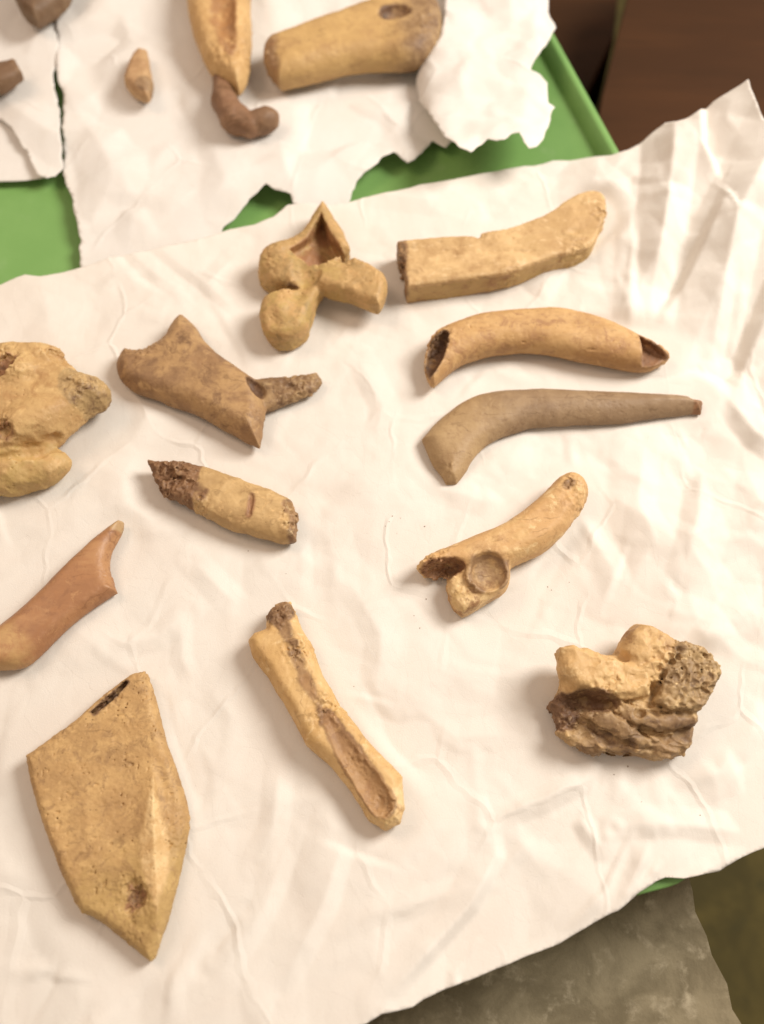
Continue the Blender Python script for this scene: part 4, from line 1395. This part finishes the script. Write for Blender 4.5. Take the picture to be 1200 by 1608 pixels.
mK = bone_mat('bone_blade_brown', (0.31, 0.175, 0.076), (0.41, 0.245, 0.102), (0.21, 0.115, 0.052), 79, stain_lo=0.54, aniso=(0.4, 1, 1), rot=-0.5, pores=0.4)
B.build('bone', 'brown blade-like bone with a raised corner and a thin prong', sdfK, B.box_of([(168, 480), (512, 700)], 60),
        [('prong', bone_mat('bone_prong', (0.33, 0.205, 0.092), (0.40, 0.26, 0.12), DARK, 83, stain_lo=0.5, stain_hi=0.66, bump=0.9), lambda X, Y, Z: np.maximum(prong(X, Y, Z) - 2.5, -bl(X, Y, Z) + 1)),
         ('slot', M_cavd, lambda X, Y, Z: slot(X, Y, Z) - 1.5)],
        ('blade', mK), rough(2.0, 0.9, 41, pits=0.9, scoop=2.5, cell=44, spots=[(B.P(225, 540, 30), 44, 3.0), (B.P(470, 605, 25), 46, 2.6), (B.P(405, 660, 30), 26, 1.5)]), flatten=0.82, group=GRP)

# ---- vertebra at the left edge
B = Bone(60, 655)
c0 = B.poly([(-60, 548), (0, 545), (36, 539), (80, 542), (100, 555), (107, 584), (128, 590), (148, 592), (164, 602), (171, 615), (166, 636), (130, 654), (110, 672), (90, 694), (56, 708), (0, 716), (-60, 716)],
             6, 82, 32, zref=48, crown=14)
c1 = B.ell(34, 594, 56, (50, 34, 40), 10)
c2 = B.ell(44, 668, 56, (60, 34, 36), 30)
c3 = B.tube([(82, 570, 56, 26), (100, 604, 52, 26), (144, 618, 46, 23)], k=8)
c4 = B.ell(26, 739, 30, (84, 41, 34), 10)
c5 = c0
h1, h2 = B.ell(-4, 570, 90, (30, 20, 20), 35), B.ell(0, 678, 92, (18, 24, 20), 20)
h3 = B.tube([(-40, 722, 62, 10), (20, 718, 60, 10), (62, 709, 56, 11), (90, 694, 50, 14)], k=3)
h4 = B.ell(102, 560, 78, (20, 14, 18), -20)


def sdfL(X, Y, Z):
    d = smin(smin(c1(X, Y, Z), c2(X, Y, Z), 8), c3(X, Y, Z), 8)
    d = smin(smin(d, c5(X, Y, Z), 8), c4(X, Y, Z), 4)
    for h, k in ((h1, 7), (h2, 7), (h3, 6), (h4, 8)):
        d = smax(d, -h(X, Y, Z), k)
    return d


mL = bone_mat('bone_vertebra', (0.50, 0.315, 0.125), (0.58, 0.38, 0.155), (0.40, 0.225, 0.085), 89, pale=HONEY, stain_lo=0.56)
B.build('vertebra', 'chunky knobbly ochre vertebra cut off by the left edge', sdfL, B.box_of([(-80, 530), (180, 786)], 98),
        [('foramen', M_cav, lambda X, Y, Z: h1(X, Y, Z) - 1.5), ('foramen', M_cav, lambda X, Y, Z: h2(X, Y, Z) - 1.5), ('end_plate', bone_mat('bone_endplate', (0.47, 0.305, 0.115), OCHRE, OLIVE, 91), lambda X, Y, Z: c4(X, Y, Z) - 3),
         ('process', bone_mat('bone_process', (0.39, 0.255, 0.105), (0.46, 0.30, 0.125), DARK, 93, bump=0.9, pores=0.8), B.spot(146, 620, 42, 40))],
        ('body', mL), rough(4.0, 1.3, 43, pits=2.0, scoop=4.5, cell=40, spots=[(B.P(140, 618, 40), 40, 3.0), (B.P(95, 565, 50), 30, 2.4), (B.P(30, 590, 60), 44, 1.2), (B.P(0, 568, 70), 30, 3.2), (B.P(4, 678, 70), 26, 3.0)]), vox=1.7, group=GRP)

# ---- on the torn back paper
B = Bone(216, 115)
chip = B.poly([(189, 126), (200, 97), (217, 77), (231, 80), (238, 116), (241, 137), (232, 151), (215, 149)], 2, 34, 14, zref=22)
B.build('bone_fragment', 'small tan bone chip alone on the torn back paper', chip, B.box_of([(184, 70), (248, 158)], 42),
        [('broken_end', bone_mat('chip_dark', (0.30, 0.185, 0.09), (0.36, 0.23, 0.11), DARK, 95), B.spot(230, 138, 15, 20))],
        ('chip', bone_mat('chip_tan', (0.45, 0.275, 0.13), (0.52, 0.335, 0.16), BROWN, 97)), rough(1.5, 0.8, 47, scoop=2, cell=18), group=GRB)

B = Bone(350, 20)
shN = B.poly([(288, -130), (292, 0), (306, 60), (322, 96), (342, 118), (374, 136), (388, 122), (394, 80), (393, 0), (388, -130)], 2, 56, 25, zref=34)
grN = B.tube([(346, -140, 66, 20), (350, 20, 66, 20), (362, 70, 66, 11)], k=3)
B.build('bone', 'split bone with an orange brown marrow channel running off the top edge', lambda X, Y, Z: smax(shN(X, Y, Z), -grN(X, Y, Z), 4), B.box_of([(280, -140), (400, 140)], 64),
        [('marrow_channel', bone_mat('marrow_orange', (0.36, 0.175, 0.06), (0.42, 0.22, 0.08), BROWN, 99), lambda X, Y, Z: grN(X, Y, Z) - 2.5)],
        ('shaft', bone_mat('bone_split_tan', (0.50, 0.30, 0.115), HONEY, OCHRE, 101, aniso=(1, 0.3, 1))), rough(1.6, 0.9, 51, pits=1.2, spots=[(B.P(362, 90, 40), 34, 3.5), (B.P(350, 20, 50), 60, 1.2)]), vox=1.7, group=GRB)

B = Bone(385, 170)
hk = B.tube([(348, 126, 20, 15), (352, 160, 22, 20), (370, 188, 22, 22), (392, 198, 22, 18)], k=6)
hb = B.ell(414, 190, 22, (27, 20, 20), 25)
B.build('bone_fragment', 'small curved dark brown bone with a knob end below the split bone', lambda X, Y, Z: smin(hk(X, Y, Z), hb(X, Y, Z), 4), B.box_of([(325, 100), (445, 224)], 46),
        [('knob', bone_mat('bone_knob_umber', (0.185, 0.10, 0.05), (0.23, 0.13, 0.065), DARK, 103), lambda X, Y, Z: hb(X, Y, Z) - 2)],
        ('shaft', bone_mat('bone_umber', (0.24, 0.125, 0.062), (0.29, 0.16, 0.08), DARK, 105)), rough(1.4, 0.8, 53, scoop=2, cell=20), group=GRB)

B = Bone(550, 60)
shP = B.poly([(411, 78), (420, 64), (436, 58), (510, 31), (560, 14), (588, 3), (620, -16), (664, -22), (690, 4), (696, 46), (680, 80), (650, 98), (597, 93), (527, 103), (480, 118), (438, 127), (420, 110)], 3, 66, 29, zref=36)
cvP = B.ell(620, 4, 72, (26, 16, 22), 15)
B.build('bone', 'thick tan bone shaft with a dark hollow end, resting on the back paper', lambda X, Y, Z: smax(shP(X, Y, Z), -cvP(X, Y, Z), 4), B.box_of([(400, -30), (702, 132)], 72),
        [('marrow_hollow', M_cavd, lambda X, Y, Z: cvP(X, Y, Z) - 2), ('joint_end', bone_mat('bone_end_brown', (0.31, 0.19, 0.085), (0.40, 0.255, 0.115), DARK, 107), lambda X, Y, Z: -B.half((634, 0), (622, 120), 36)(X, Y, Z), 28),
         ('worn_end', bone_mat('bone_end_worn', (0.32, 0.20, 0.10), (0.42, 0.27, 0.13), BROWN, 109), B.half((428, 40), (440, 140), 36), 8)],
        ('shaft', bone_mat('bone_long_tan', (0.47, 0.29, 0.105), (0.53, 0.335, 0.125), (0.40, 0.235, 0.09), 111, aniso=(0.3, 1, 1), rot=0.3)), rough(1.7, 0.6, 57, pits=1.0, spots=[(B.P(425, 95, 36), 24, 3.0), (B.P(670, 40, 50), 40, 2.0)]), vox=1.7, flatten=0.92, group=GRB)

B = Bone(70, -5)
dk = B.poly([(24, -70), (20, -5), (36, 26), (58, 38), (84, 22), (116, 0), (126, -70)], 4, 50, 20, zref=30)
B.build('bone', 'dark brown bone end poking in at the top left edge', dk, B.box_of([(10, -80), (136, 46)], 58), [],
        ('shaft', bone_mat('bone_dark', (0.16, 0.098, 0.052), (0.20, 0.125, 0.065), DARK, 113)), rough(1.5, 0.9, 61, scoop=2), group=GRB, sink=-8)
B = Bone(0, 122)
dk2 = B.poly([(-60, 112), (0, 107), (27, 102), (37, 119), (20, 132), (0, 141), (-60, 156)], 4, 34, 10, zref=24)
B.build('bone_fragment', 'dark brown squared bone fragment at the far left edge of the torn paper', dk2, B.box_of([(-66, 96), (44, 162)], 42), [],
        ('shaft', bone_mat('bone_dark_chip', (0.17, 0.098, 0.052), (0.21, 0.125, 0.065), DARK, 115)), rough(1.2, 0.8, 63, scoop=2), group=GRB, sink=-9)

# ---- grains of soil shed by the bones
rg = random.Random(8)
gv, gf = [], []
for cx, cy, spread, n in ((620, 820, 8, 5), (650, 960, 50, 3), (880, 905, 40, 3), (700, 756, 12, 3), (990, 1208, 50, 4), (600, 930, 80, 4)):
    for _ in range(n):
        px, py = cx + rg.gauss(0, spread), cy + rg.gauss(0, spread)
        p = W(px, py)
        z = float(z_front(np.array([p[0]]), np.array([p[1]]))[0]) + 0.0003
        r = rg.uniform(0.00018, 0.00042)
        k = len(gv)
        for d in ((1, 0, 0), (-1, 0, 0), (0, 1, 0), (0, -1, 0), (0, 0, 1), (0, 0, -1)):
            q = r * rg.uniform(0.6, 1.3)
            gv.append((p[0] + d[0] * q, p[1] + d[1] * q, z + d[2] * q * 0.7))
        for a_, b_, c_ in ((0, 2, 4), (2, 1, 4), (1, 3, 4), (3, 0, 4), (2, 0, 5), (1, 2, 5), (3, 1, 5), (0, 3, 5)):
            gf.append((k + a_, k + b_, k + c_))
M_soil = surf_mat('soil', (0.20, 0.13, 0.07), (0.28, 0.18, 0.10), (0.12, 0.08, 0.05), 400, 0.9, 0.3)
cr = mesh_obj('soil_crumbs', gv, gf, M_soil)
tag(cr, 'tiny dark soil crumbs scattered on the front tissue sheet', 'soil crumbs', kind='stuff')
